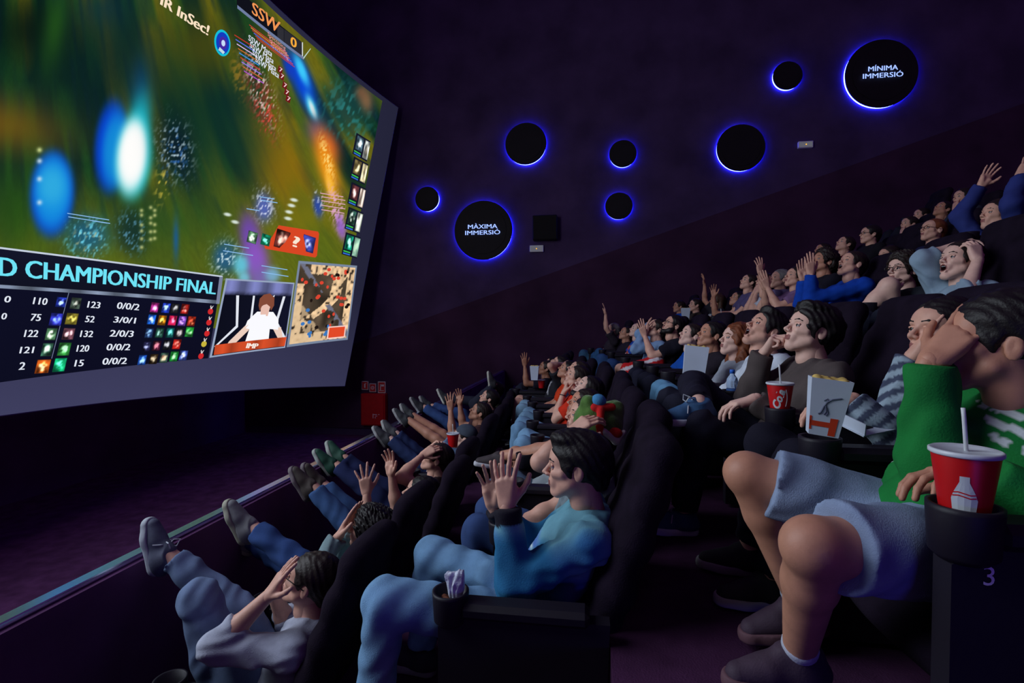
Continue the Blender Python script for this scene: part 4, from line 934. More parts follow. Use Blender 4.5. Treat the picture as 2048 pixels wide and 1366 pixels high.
# ---------------------------------------------------------------- seats
seatm = mat('seat_fabric', (26, 18, 32), .95, .3, 12, .5, 180, .1); seatp = mat('seat_plastic', (22, 17, 30), .55, .12, 6, .1, 60, .35)
def make_seat():
    root = empty('cinema_chair', (0, 0, 0), 'dark cinema chair', 'chair', 'cinema chairs')
    v, q = shape([cone((-.19, -.18, .262), (-.19, .18, .262), .058, .058, .05), cone((.10, -.18, .255), (.10, .18, .255), .058, .058, .05), ell((-.05, 0, .262), (.22, .25, .060), k=.05)], .02); link('cushion', mesh_np('cushion', v, q, [seatm]), root)
    P = []
    for i in range(6):
        z = .32+.145*i; x = .19+(z-.40)*.36; w = (.19, .20, .20, .195, .18, .15)[i]
        P.append(cone((x, -w, z), (x, w, z), (.06, .065, .065, .062, .060, .058)[i], (.06, .065, .065, .062, .060, .058)[i], .06))
    for i in range(5):
        z = .32+.145*i; x = .19+(z-.40)*.36; P.append(ell((x+.026, 0, z+.072), (.06, .24 if i < 4 else .21, .10), k=.06))
    v, q = shape(P, .02); link('backrest', mesh_np('backrest', v, q, [seatm]), root)
    m = MB(); m.box((-.02, -.30, .575), (.40, .085, .05), bev=.015); m.build('armrest', seatp, root)
    m = MB(); m.lathe([(.040, .522), (.053, .535), (.058, .615), (.058, .625), (.050, .625), (.048, .55), (.03, .54)], 28, (-.255, -.30, 0), cap1=True); m.build('cup_holder', seatp, root, smooth=True)
    m = MB(); V = [(x, y, z) for y in (-.325, -.275) for x, z in ((-.29, .02), (.22, .02), (.24, .565), (-.19, .565), (-.29, .52))]
    m.add(V, [(0, 1, 2, 3, 4), (9, 8, 7, 6, 5)]+[(i, 5+i, 5+(i+1) % 5, (i+1) % 5) for i in range(5)]); m.build('side_panel', seatp, root)
    return root
SEAT0 = None
def seat(x, y, row, label, group='cinema chairs in use'):
    global SEAT0
    if SEAT0 is None: SEAT0 = make_seat(); r = SEAT0
    else:
        r = SEAT0.copy(); COL.objects.link(r)
        for ch in SEAT0.children: c = ch.copy(); COL.objects.link(c); c.parent = r
    r.location = (x, y, FLOOR[row]); r['label'] = label; r['group'] = group
    return r
# ---------------------------------------------------------------- the audience
BLUEJ = (70, 112, 160)
def jacket_fn(P, d):
    c = np.tile(np.array((44, 104, 160.)), (len(P), 1)); q = -(P-d['nb'])@d['sp']; lat = np.abs((P-d['nb'])@d['lt'])
    tor = lat < .24
    fr = ((P-d['nb'])@d['fw']); k = np.clip((q-.185)/.05+.5, 0, 1)[:, None]; w_ = np.clip((.25-lat)/.04, 0, 1)[:, None]
    tc_ = np.array((104, 158, 176.))*(1-k)+np.array((80, 116, 184.))*k; c = c*(1-w_)+tc_*w_
    z_ = np.clip(1-np.abs(q-.215-.10*fr)/.010, 0, 1)[:, None]*w_*np.clip(fr*20, 0, 1)[:, None]; c = c*(1-z_)+np.array((206, 226, 214.))*z_
    for s in (1, -1):
        w = np.linalg.norm(P-d['wri'][s], axis=1); e = np.linalg.norm(P-d['elb'][s], axis=1)
        m_ = np.clip((.19-e)/.04, 0, 1)[:, None]*np.clip((lat-.10)/.05+np.clip(fr-.06, 0, 1)*40, 0, 1)[:, None]; c = c*(1-m_)+np.array((30, 104, 150.))*m_
        c[w < .075] = (22, 18, 34)
    ed = (q > .50); c[ed] = (40, 60, 140)
    return lin(c)
def green_fn(P, d):
    c = np.tile(np.array((14, 118, 50.)), (len(P), 1)); v = P-d['nb']; q = -v@d['sp']; l = v@d['lt']; f_ = v@d['fw']
    rowi = np.floor((q-.10)/.034); inrow = ((q-.10)/.034-rowi) < .52
    m = (q > .12) & (q < .36) & (f_ > .0) & (np.abs(l) < .17) & inrow & (vn(l*70+rowi*7+20, rowi*3.1+4+0*l) > .46)
    for s_ in (1, -1):
        for a, b in ((d['sho'][s_], d['elb'][s_]), (d['elb'][s_], d['wri'][s_])):
            ab = b-a; t = np.clip((P-a)@ab/(ab@ab), .12, 1)[:, None]; m &= np.linalg.norm(P-a-t*ab, axis=1) > .105
    c[m] = (206, 214, 214); return lin(c)
def stripe_fn(P, d):
    w = np.minimum(np.linalg.norm(P-d['elb'][1], axis=1), 9); k = np.sin(w*150) > 0
    c = np.where(k[:, None], np.array((150, 168, 184.)), np.array((64, 72, 96.))); return lin(c)
def hoodie_fn(P, d):
    c = np.tile(np.array((78, 68, 68.)), (len(P), 1)); v = P-d['nb']; q = -v@d['sp']; l = v@d['lt']; f_ = v@d['fw']
    m = (f_ > .05) & (q > .20) & (q < .32) & (np.abs(l) < .09); c[m] = (40, 120, 116); m2 = m & (vn(l*60+9, q*60+3) > .6); c[m2] = (200, 220, 214); return lin(c)
def camo_fn(P, d):
    v = P-d['nb']; q = -v@d['sp']; n = vn(P[:, 0]*34+40, P[:, 2]*34+60); c = np.tile(np.array((136, 158, 178.)), (len(P), 1))
    lo = q > .20; c[lo] = (64, 84, 84); c[lo & (n > .5)] = (140, 160, 160); c[lo & (n < .3)] = (36, 44, 56); return lin(c)
def white_lower_fn(P, d):
    v = P-d['nb']; q = -v@d['sp']; c = np.tile(np.array((40, 52, 120.)), (len(P), 1)); c[q > .36] = (170, 186, 190); return lin(c)
def tee_print(base, pr):
    def f(P, d):
        c = np.tile(np.array(base, float), (len(P), 1)); v = P-d['nb']; q = -v@d['sp']; l = v@d['lt']; f_ = v@d['fw']
        m = (f_ > .04) & (q > .10) & (q < .26) & (np.abs(l) < .09) & (vn(l*50+9, q*50+13) > .42); c[m] = pr; return lin(c)
    return f
A_ = lambda x, y, Y: at(x, y, Y)
# row 1
person('person in pale grey sweatshirt pressing both hands over the eyes, foot on the parapet', 1, 2.0, (622, 1163), rho=26, pitch=24, yaw=6, hair=('short', 'dark'), mouth=False,
       shirt=(164, 168, 186), sleeve='half', pants=(108, 126, 160), shoe=(84, 88, 108), sole=(170, 175, 186), laces=True, skin_='fair', glasses=True,
       J=dict(w1=A_(536, 1192, 1.84), p1=Vf(.9, .3, -.75), d1=Vf(-.40, -.10, .62), n1=Vf(-.9, -.5, .2), hp1='flat', **{'w-1': A_(546, 1184, 2.10), 'p-1': Vf(.9, -.2, -.8), 'd-1': Vf(-.45, .1, .62), 'n-1': Vf(-.9, .4, .2), 'hp-1': 'flat',
              'a-1': A_(338, 1112, 2.06), 'f-1': Vf(.25, -.1, .95), 'u-1': Vf(-.95, 0, .2), 'q-1': Vf(.1, -.1, 1), 'k1': A_(398, 1196, 1.90), 'a1': A_(428, 1392, 1.88), 'f1': Vf(.9, .1, -.3)}))
person('person with curly black hair and pale blue-grey jumper, hands cupped on the face', 1, 2.6, (742, 1062), rho=24, pitch=18, yaw=0, hair=('curly', 'black'), shirt=(128, 150, 156), sleeve='long', arms=('brow', 'brow'),
       pants=(52, 78, 132), shoe=(120, 120, 124), sole=(158, 156, 140), skin_='fair',
       J={'a1': A_(505, 1055, 2.5), 'f1': Vf(.35, .1, .92), 'u1': Vf(-.9, 0, .4), 'a-1': A_(460, 1040, 2.85), 'f-1': Vf(.8, -.1, .5), 'u-1': Vf(-.5, 0, .8)})
person('person with raised splayed hands and dark top, crossed jeans legs over the parapet', 1, 3.2, (842, 990), rho=24, pitch=20, yaw=8, hair=('short', 'black'), shirt=(44, 34, 46), sleeve='short', arms=('upbent', 'upbent'),
       pants=(58, 86, 132), shoe=(70, 62, 58), sole=(110, 100, 104), hands={1: 'splay', -1: 'open'}, J={'a1': A_(622, 968, 3.15), 'f1': Vf(.45, .1, .9), 'u1': Vf(-.9, 0, .45), 'a-1': A_(640, 962, 3.35), 'f-1': Vf(.3, .2, .95), 'u-1': Vf(-.95, 0, .3)})
person('person clutching the head with both hands, dark jeans and green-soled shoes up', 1, 3.8, (874, 918), rho=24, pitch=26, hair=('short', 'dark'), shirt=(50, 34, 40), arms=('head', 'head'), pants=(34, 42, 80), shoe=(30, 70, 56), sole=(150, 156, 150), legs=('rail', 'rail'), skin_='fair')
person('person in a dark jacket and backwards grey cap, pale face to the screen', 1, 4.9, (928, 876), rho=22, pitch=14, hair=('cap', 'dark'), cap=(70, 78, 92), shirt=(30, 28, 44), sleeve='long', arms=('hold', 'lap'), pants=(38, 50, 88), legs=('rail', 'rail'), skin_='pale', shoe=(60, 60, 66), collar=True)
person('person in light blue shorts in the first row waving one open hand', 1, 5.6, (960, 826), rho=24, pitch=30, hair=('short', 'dark'), shirt=(70, 46, 50), arms=('upbent', 'upbent'), pants=(130, 160, 200), short=True, legs=('rail', 'rail'), skin_='tan', shoe=(54, 56, 60))
person('person with dark stubble beyond the waving person in the first row', 1, 6.3, (978, 798), rho=24, pitch=30, hair=('short', 'black'), beard=True, shirt=(60, 44, 52), arms=('lap', 'lap'), pants=(50, 72, 120), legs=('rail', 'rail'))
person('person farthest along the first row with a pale shoe sole raised', 1, 7.1, (990, 780), rho=24, pitch=26, hair=('short', 'black'), shirt=(60, 66, 50), pants=(44, 46, 60), legs=('rail', 'rail'), sole=(190, 190, 180), skin_='tan',
       J={'a1': A_(990, 768, 6.9), 'f1': Vf(.1, .1, .95), 'u1': Vf(-.95, 0, .3)})
# row 2
person('person in a blue track jacket with a white stripe, clapping', 2, 1.85, (1154, 934), pitch=2, yaw=-2, hair=('quiff', 'black'), shirtfn=jacket_fn, sleeve='long', collar=True, pants=(116, 156, 194), skin_='fair', lod=0,
       J={'nb': A_(1190, 1026, 1.87), 'pel': A_(1068, 1228, 1.86), 'w1': A_(1014, 1012, 1.70), 'p1': Vf(.7, .15, -1), 'd1': Vf(.05, 0, 1), 'n1': Vf(-.2, -1, 0), 'hp1': 'open', 'w-1': A_(988, 1012, 1.98), 'p-1': Vf(.8, -.2, -1), 'd-1': Vf(.12, .05, 1), 'n-1': Vf(0, 1, 0), 'hp-1': 'open',
          'k1': A_(772, 1204, 1.65), 'a1': A_(738, 1478, 1.62), 'k-1': A_(866, 1112, 2.07), 'a-1': A_(842, 1300, 2.05)}, shoe=(60, 60, 70))
person('person in a grey tee raising a bare arm to a green plush hat', 2, 2.45, (1186, 868), pitch=10, yaw=6, hair=('short', 'black'), shirt=(118, 130, 138), sleeve='short', pants=(54, 74, 120), skin_='fair', lod=0, arms=('lap', 'lap'),
       J={'e1': A_(1080, 924, 2.26), 'w1': A_(1142, 866, 2.30), 'd1': Vf(-.75, 0, .6), 'n1': Vf(-.5, -.6, -.4), 'hp1': 'cup'})
person('person in grey-blue jeans hidden behind the blue track jacket', 2, 3.05, (1172, 836), pitch=16, hair=('short', 'dark'), shirt=(150, 158, 164), sleeve='long', pants=(74, 90, 112), arms=('lap', 'lap'))
person('person in an orange-red tee and plaid shorts with one leg crossed', 2, 3.65, (1168, 812), pitch=26, hair=('short', 'dark'), shirt=(214, 58, 30), pants=(140, 152, 176), short=True, legs=('cross', 'down'), arms=('cross', 'cross'), skin_='tan', shoe=(60, 52, 56), sole=(190, 190, 200), J={'a1': A_(1004, 912, 3.50), 'f1': Vf(1, .1, .12), 'q1': Vf(.2, .6, 1)})
person('person with dark stubble in a white tee looking steeply up', 2, 4.25, (1176, 780), pitch=42, yaw=10, hair=('short', 'black'), beard=True, shirtfn=tee_print((206, 208, 216), (40, 40, 60)), pants=(120, 160, 196), skin_='pale', lod=1)
person('person in a red tee with interlaced fingers over the nose', 2, 4.85, (1154, 757), pitch=30, hair=('short', 'dark'), shirt=(208, 52, 32), pants=(112, 150, 186), arms=('face', 'face'), skin_='fair', lod=1)
person('person in a navy top beyond the two red tees, head tipped back', 2, 5.45, (1156, 744), pitch=36, hair=('short', 'dark'), shirt=(34, 34, 60), pants=(112, 146, 176), skin_='fair')
person('person in an orange-red tee with light jeans farther along the second row', 2, 6.05, (1136, 742), pitch=30, hair=('short', 'black'), shirt=(206, 62, 30), pants=(124, 158, 186), skin_='tan')
person('person in a black tee with both arms folded behind the head', 2, 6.6, (1120, 730), pitch=26, hair=('short', 'black'), shirtfn=tee_print((30, 30, 40), (180, 180, 190)), pants=(108, 140, 168), short=True, arms=('behind', 'behind'), skin_='fair')
person('person holding one bare arm up at the far end of the second row', 2, 7.3, (1092, 738), pitch=24, hair=('short', 'dark'), shirt=(34, 30, 44), pants=(46, 74, 92), arms=('upbent', 'lap'), skin_='brown')
person('person in a dark red top at the far end of the second row', 2, 8.1, (1104, 730), pitch=20, hair=('short', 'black'), shirt=(96, 22, 34), pants=(40, 44, 60), skin_='fair')
# row 3
person('person in a bright green sweatshirt with white print and pale denim shorts', 3, 1.35, (2000, 690), pitch=4, yaw=-25, hair=('short', 'black'), shirtfn=green_fn, hood=True, sleeve='long', pants=(132, 148, 178), short=True, skin_='tan', lod=0, shoe=(66, 50, 66), sole=(96, 66, 76), sock=(170, 174, 190), shx=[cone(A_(1802, 934, 1.46), A_(1888, 1006, 1.36), .024, .034, .03), cone(A_(1888, 1006, 1.36), A_(1925, 1010, 1.38), .034, .06, .04)],
       J={'nb': A_(2112, 776, 1.40), 'pel': A_(1852, 1090, 1.38), 'w-1': A_(1862, 722, 1.34), 'e-1': A_(1866, 925, 1.34), 'd-1': Vf(-.55, .0, .62), 'n-1': Vf(-.9, -.5, 0), 'hp-1': 'open',
          'w1': A_(1972, 948, 1.20), 'p1': Vf(-.6, .5, -1), 'd1': Vf(1, 0, .02), 'n1': Vf(0, .3, -1), 'hp1': 'relax',
          'k1': A_(1628, 1092, 1.16), 'a1': A_(1598, 1306, 1.36), 'k-1': A_(1497, 948, 1.55), 'a-1': A_(1600, 1206, 1.60), 'f1': Vf(1, .12, .02), 'f-1': Vf(1, .15, -.12)})
person('person in a blue-grey striped jumper hidden behind the green sweatshirt', 3, 1.95, (1886, 668), pitch=10, hair=('short', 'black'), shirtfn=stripe_fn, sleeve='long', pants=(28, 26, 40), lod=0,
       J={'w1': A_(1700, 800, 1.86), 'p1': Vf(-.2, .3, -1), 'd1': Vf(.9, 0, -.2), 'n1': Vf(0, 0, -1), 'w-1': A_(1826, 712, 1.92), 'p-1': Vf(.5, .2, -1), 'd-1': Vf(-.4, 0, .85), 'n-1': Vf(-1, .2, 0), 'hp-1': 'flat'})
person('person in a brown-grey hooded jacket, fist at the mouth, legs crossed', 3, 2.55, (1622, 664), pitch=20, yaw=8, hair=('messy', 'black'), shirtfn=hoodie_fn, hood=True, sleeve='long', pants=(30, 28, 44), skin_='pale', lod=0, shoe=(50, 84, 124), sole=(196, 204, 218), laces=True,
       J={'w1': A_(1508, 798, 2.36), 'p1': Vf(-.3, .4, -1), 'd1': Vf(.9, 0, -.25), 'n1': Vf(0, 0, -1), 'hp1': 'relax', 'w-1': A_(1528, 705, 2.66), 'p-1': Vf(.4, -.2, -1), 'd-1': Vf(-.35, .25, .75), 'n-1': Vf(-.8, .5, 0), 'hp-1': 'fist',
          'k-1': A_(1388, 770, 2.80), 'a-1': A_(1398, 808, 2.43), 'f-1': Vf(1, .15, -.04), 'u-1': Vf(.04, .1, 1)})
person('person in a white button shirt shouting with the head thrown back', 3, 3.15, (1532, 663), pitch=34, yaw=12, hair=('quiff', 'black'), mouth=True, shirt=(198, 206, 220), collar=True, sleeve='long', pants=(36, 36, 52), skin_='fair', lod=0)
person('person with long auburn hair looking up quietly, light jeans', 3, 3.75, (1474, 682), pitch=16, yaw=10, hair=('long', 'auburn'), fem=True, shirt=(150, 156, 170), sleeve='half', pants=(104, 152, 190), skin_='pale', lod=0, arms=('cross', 'cross'), shoe=(200, 200, 206))
person('person in a dark tee with cropped black hair left of the auburn hair', 3, 4.35, (1424, 672), pitch=22, yaw=12, hair=('short', 'black'), shirt=(40, 34, 44), pants=(30, 30, 46), skin_='tan', lod=1)
person('person in a bright blue tee between the dark tee and the glasses', 3, 4.95, (1384, 673), pitch=26, yaw=12, hair=('short', 'dark'), shirt=(20, 76, 170), pants=(34, 34, 52), skin_='pale', lod=1)
person('person with glasses, full beard and black tee in the middle row', 3, 5.6, (1347, 653), pitch=30, yaw=14, hair=('short', 'black'), beard=True, glasses=True, shirt=(26, 24, 36), pants=(40, 64, 110), short=True, skin_='fair', lod=1, arms=('clap', 'lap'))
person('person in a pale denim shirt lifting both hands over the forehead', 3, 6.3, (1314, 660), pitch=28, hair=('short', 'dark'), glasses=True, shirt=(128, 158, 200), sleeve='long', pants=(40, 64, 110), arms=('brow', 'head'), skin_='fair', lod=1)
person('person in a blue tee with an orange mark, middle row far end', 3, 7.7, (1275, 662), pitch=26, hair=('buzz', 'dark'), shirtfn=tee_print((24, 74, 180), (210, 90, 50)), pants=(50, 80, 130), skin_='pale')
person('person with one knee pulled up in jeans in the middle row', 3, 8.4, (1253, 668), pitch=24, hair=('buzz', 'dark'), shirt=(40, 36, 50), pants=(46, 84, 130), legs=('up', 'down'), skin_='tan')
person('person at the far end of the middle row stretching one bare arm high', 3, 9.2, (1226, 660), pitch=20, hair=('short', 'grey'), shirt=(50, 42, 54), pants=(56, 92, 126), arms=('up', 'lap'), skin_='fair')
# row 4
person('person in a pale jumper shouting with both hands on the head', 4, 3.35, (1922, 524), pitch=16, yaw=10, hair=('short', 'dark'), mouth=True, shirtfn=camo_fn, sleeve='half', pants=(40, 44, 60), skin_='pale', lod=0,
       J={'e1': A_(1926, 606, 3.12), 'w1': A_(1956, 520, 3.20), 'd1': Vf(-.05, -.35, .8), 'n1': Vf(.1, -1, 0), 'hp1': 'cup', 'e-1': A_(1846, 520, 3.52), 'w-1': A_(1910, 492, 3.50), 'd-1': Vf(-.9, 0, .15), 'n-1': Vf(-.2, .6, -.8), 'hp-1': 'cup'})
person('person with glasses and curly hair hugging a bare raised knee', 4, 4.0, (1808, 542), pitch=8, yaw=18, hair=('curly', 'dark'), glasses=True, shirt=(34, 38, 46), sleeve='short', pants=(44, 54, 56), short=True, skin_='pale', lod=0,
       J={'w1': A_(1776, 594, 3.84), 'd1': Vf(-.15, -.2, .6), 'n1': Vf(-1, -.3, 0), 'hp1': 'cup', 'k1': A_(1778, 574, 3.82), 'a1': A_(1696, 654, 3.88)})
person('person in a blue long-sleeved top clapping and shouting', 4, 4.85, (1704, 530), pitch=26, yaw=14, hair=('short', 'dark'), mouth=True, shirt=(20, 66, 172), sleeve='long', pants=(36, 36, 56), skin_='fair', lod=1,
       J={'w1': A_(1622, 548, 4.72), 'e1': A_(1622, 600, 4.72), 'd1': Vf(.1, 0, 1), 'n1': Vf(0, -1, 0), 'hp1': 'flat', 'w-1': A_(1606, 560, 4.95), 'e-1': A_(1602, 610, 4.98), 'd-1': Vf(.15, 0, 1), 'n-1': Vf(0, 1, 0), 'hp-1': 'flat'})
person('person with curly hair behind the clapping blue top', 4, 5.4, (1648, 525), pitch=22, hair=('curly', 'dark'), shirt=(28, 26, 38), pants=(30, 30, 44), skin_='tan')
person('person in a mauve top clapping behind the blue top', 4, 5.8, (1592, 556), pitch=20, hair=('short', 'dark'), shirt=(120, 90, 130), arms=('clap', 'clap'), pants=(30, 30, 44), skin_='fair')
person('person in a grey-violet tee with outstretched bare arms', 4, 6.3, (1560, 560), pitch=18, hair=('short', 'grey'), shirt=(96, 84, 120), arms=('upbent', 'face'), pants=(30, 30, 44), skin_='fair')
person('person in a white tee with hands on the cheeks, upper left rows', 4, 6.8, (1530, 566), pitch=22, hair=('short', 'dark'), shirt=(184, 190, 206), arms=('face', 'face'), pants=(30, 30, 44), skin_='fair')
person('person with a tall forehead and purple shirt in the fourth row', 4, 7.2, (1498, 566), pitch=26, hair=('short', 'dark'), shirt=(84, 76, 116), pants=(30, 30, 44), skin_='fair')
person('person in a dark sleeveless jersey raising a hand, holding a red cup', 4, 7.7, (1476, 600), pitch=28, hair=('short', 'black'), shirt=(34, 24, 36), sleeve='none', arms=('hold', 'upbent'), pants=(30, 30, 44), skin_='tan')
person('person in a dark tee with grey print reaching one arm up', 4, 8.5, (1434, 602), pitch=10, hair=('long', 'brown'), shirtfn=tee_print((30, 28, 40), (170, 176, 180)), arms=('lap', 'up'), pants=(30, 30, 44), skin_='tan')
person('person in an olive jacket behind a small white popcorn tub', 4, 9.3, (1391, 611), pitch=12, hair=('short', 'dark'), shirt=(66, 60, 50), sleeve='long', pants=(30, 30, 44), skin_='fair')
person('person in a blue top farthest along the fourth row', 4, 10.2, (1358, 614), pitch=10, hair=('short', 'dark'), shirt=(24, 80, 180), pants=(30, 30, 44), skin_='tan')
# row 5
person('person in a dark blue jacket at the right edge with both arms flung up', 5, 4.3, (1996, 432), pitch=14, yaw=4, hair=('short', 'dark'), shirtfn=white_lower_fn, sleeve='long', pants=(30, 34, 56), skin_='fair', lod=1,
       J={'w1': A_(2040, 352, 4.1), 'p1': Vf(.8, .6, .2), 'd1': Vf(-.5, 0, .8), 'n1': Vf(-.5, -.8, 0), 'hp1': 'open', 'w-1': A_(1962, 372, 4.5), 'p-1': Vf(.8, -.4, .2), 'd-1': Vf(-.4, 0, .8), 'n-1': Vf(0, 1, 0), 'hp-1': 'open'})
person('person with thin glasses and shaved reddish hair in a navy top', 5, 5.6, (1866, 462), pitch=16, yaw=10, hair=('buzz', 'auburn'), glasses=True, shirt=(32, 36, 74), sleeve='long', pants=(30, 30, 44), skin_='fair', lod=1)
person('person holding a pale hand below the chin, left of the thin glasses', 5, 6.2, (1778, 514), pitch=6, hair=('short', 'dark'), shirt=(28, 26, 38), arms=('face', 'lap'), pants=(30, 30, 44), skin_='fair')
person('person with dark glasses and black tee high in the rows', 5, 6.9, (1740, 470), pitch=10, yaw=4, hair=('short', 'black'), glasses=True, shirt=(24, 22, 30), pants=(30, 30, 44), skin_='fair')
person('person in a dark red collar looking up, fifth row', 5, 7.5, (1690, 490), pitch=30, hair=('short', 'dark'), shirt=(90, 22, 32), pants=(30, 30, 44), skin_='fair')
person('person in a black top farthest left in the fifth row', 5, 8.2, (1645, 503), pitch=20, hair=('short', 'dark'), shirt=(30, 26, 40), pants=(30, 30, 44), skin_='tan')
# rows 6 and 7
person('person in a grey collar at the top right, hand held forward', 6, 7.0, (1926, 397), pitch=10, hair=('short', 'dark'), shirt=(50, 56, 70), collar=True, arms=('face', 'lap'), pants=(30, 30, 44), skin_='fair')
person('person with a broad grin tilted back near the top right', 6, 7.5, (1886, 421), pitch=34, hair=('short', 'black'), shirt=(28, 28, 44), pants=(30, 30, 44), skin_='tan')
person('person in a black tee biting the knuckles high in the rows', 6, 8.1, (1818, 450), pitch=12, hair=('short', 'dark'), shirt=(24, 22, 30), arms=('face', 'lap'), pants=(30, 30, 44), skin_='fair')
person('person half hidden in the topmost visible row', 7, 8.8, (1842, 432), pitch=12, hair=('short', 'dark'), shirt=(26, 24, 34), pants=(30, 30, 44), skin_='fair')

# a seat under each of them
for i, p in enumerate(PEOPLE):
    who = p['label'].replace('person ', '', 1); who = ' '.join(who.replace(',', '').split()[:9])
    while who.split()[-1] in ('the', 'a', 'with', 'and', 'of', 'in', 'over', 'on', 'one', 'both', 'at', 'dark', 'to', 'behind', 'left', 'beyond', 'along', 'two'): who = ' '.join(who.split()[:-1])
    x = XR(p['row'])+curve(p['Y']); x = .5*x+.5*(p['pel'][0]) if abs(x-p['pel'][0]) < .6 else p['pel'][0]
    if p['row'] > 2 or p['Y'] > 2.2: x = p['pel'][0]
    if p['row'] == 3: x = {1.35: .955, 1.95: .96, 2.55: 1.06, 3.15: 1.035}.get(p['Y'], x)
    o = seat(x, p['Y'], p['row'], 'dark cinema chair under the person ' + who)
    if p['Y'] == 1.35:
        V, Fc = text_data('3', .050, .0); g = MB().add(np.stack([V[:, 0]+A_(1966, 1160, 1.02)[0]-x, np.full(len(V), -.3265), V[:, 1]+A_(1966, 1172, 1.02)[2]-FLOOR[3]], 1), Fc)
        g.build('seat_number', mat('number_white', (240, 242, 250), .5, .05), o, label='white number 3')
# ---------------------------------------------------------------- cups, boxes, bottle, hat, jacket
cupred = mat('cup_red', (196, 16, 22), .4, .04, spec=.5); lidm = mat('lid_white', (206, 212, 220), .35, .04, spec=.5); strawm = mat('straw_white', (220, 224, 226), .4, .03)
def cup(p, s, label, art=None, group=None, red_=cupred):
    root = empty('drink_cup', tuple(p), label, 'cup', group)
    MB().lathe([(.036*s, 0), (.0365*s, .002), (.050*s, .105*s), (.050*s, .108*s)], 40).build('cup_body', red_, root, smooth=True)
    MB().lathe([(.0515*s, .104*s), (.054*s, .106*s), (.054*s, .112*s), (.0505*s, .114*s), (.047*s, .110*s), (.01, .110*s)], 40).build('lid', lidm, root, smooth=True)
    MB().tube([(.004, 0, .08*s), (-.002, .002, .17*s), (-.004, .002, .188*s)], .0036, 10).build('straw', strawm, root, smooth=True)
    yawc = math.atan2(-p[1], -p[0])              # the printed side
    def wrap(u, z):                              # u along the rim in metres
        r = (.0368+.0137*(z/.105))*s; a = yawc+u/r; return (r*math.cos(a), r*math.sin(a), z*s)
    if art == 'bottle':
        prof = [(-.017, .010), (-.019, .030), (-.015, .043), (-.012, .050), (-.007, .062), (-.007, .072)]; V = []; g = MB()
        for x, z in prof:
            for j in range(5): V.append(wrap(x*(1-j/2), z))
        g.add(V, [(i*5+j, i*5+j+1, (i+1)*5+j+1, (i+1)*5+j) for i in range(5) for j in range(4)]); g.build('bottle_print', mat('print_white', (196, 204, 210), .5, .04), root, label='white bottle outline print')
        g = MB()
        for z in (.034, .040):
            V = [wrap(-.017+.0085*j, z+dz+.002*math.sin(j*1.5)) for j in range(5) for dz in (0, .0022)]; V = [(x*1.006, y*1.006, zz) for x, y, zz in V]
            g.add(V, [(2*j, 2*j+2, 2*j+3, 2*j+1) for j in range(4)])
        g.build('print_stripe', red_, root)
    if art == 'script':
        V, Fc = text_data('Cola', .043, .0018, .3, 1.0, 4); V[:, 0] -= V[:, 0].mean(); g = MB()
        a = math.radians(72); P = [wrap(x*math.cos(a)-(y-.012)*math.sin(a), .058+x*math.sin(a)+(y-.015)*math.cos(a)) for x, y, _ in V]
        g.add(P, Fc); g.build('script_print', mat('print_white'), root, label='white script lettering')
        g = MB(); g.tube([wrap(.022+.006*math.sin(t*3), .018+.07*t) for t in np.linspace(0, 1, 12)], .0014, 5); g.build('print_swash', mat('print_white'), root)
    return root
def holder(Y):                 # the cup holder of the seat at Y in row 3
    for o in bpy.data.objects:
        if o.name.startswith('cinema_chair') and o.parent is None and abs(o.location.y-Y) < .01 and abs(o.location.z-FLOOR[3]) < .01: return np.array((o.location.x-.255, o.location.y-.30, o.location.z))
g1 = holder(1.35)
cup((g1[0], g1[1], FLOOR[3]+.612), 1.02, 'large red paper cup with white bottle print, on the nearest armrest', 'bottle')
g2 = holder(2.55); cup((g2[0], g2[1], FLOOR[3]+.615), 1.0, 'red paper cup with white script, in front of the brown-grey hooded jacket', 'script')
cup(tuple(A_(1442, 645, 7.3)), 1.0, 'small red cup held by the dark sleeveless jersey', None)
cup(tuple(A_(1083, 776, 6.9)), 1.0, 'small red cup beside the far popcorn tub in the second row', None)
cup(tuple(A_(906, 893, 4.55)), 1.1, 'white lidded red cup in front of the backwards cap', None)
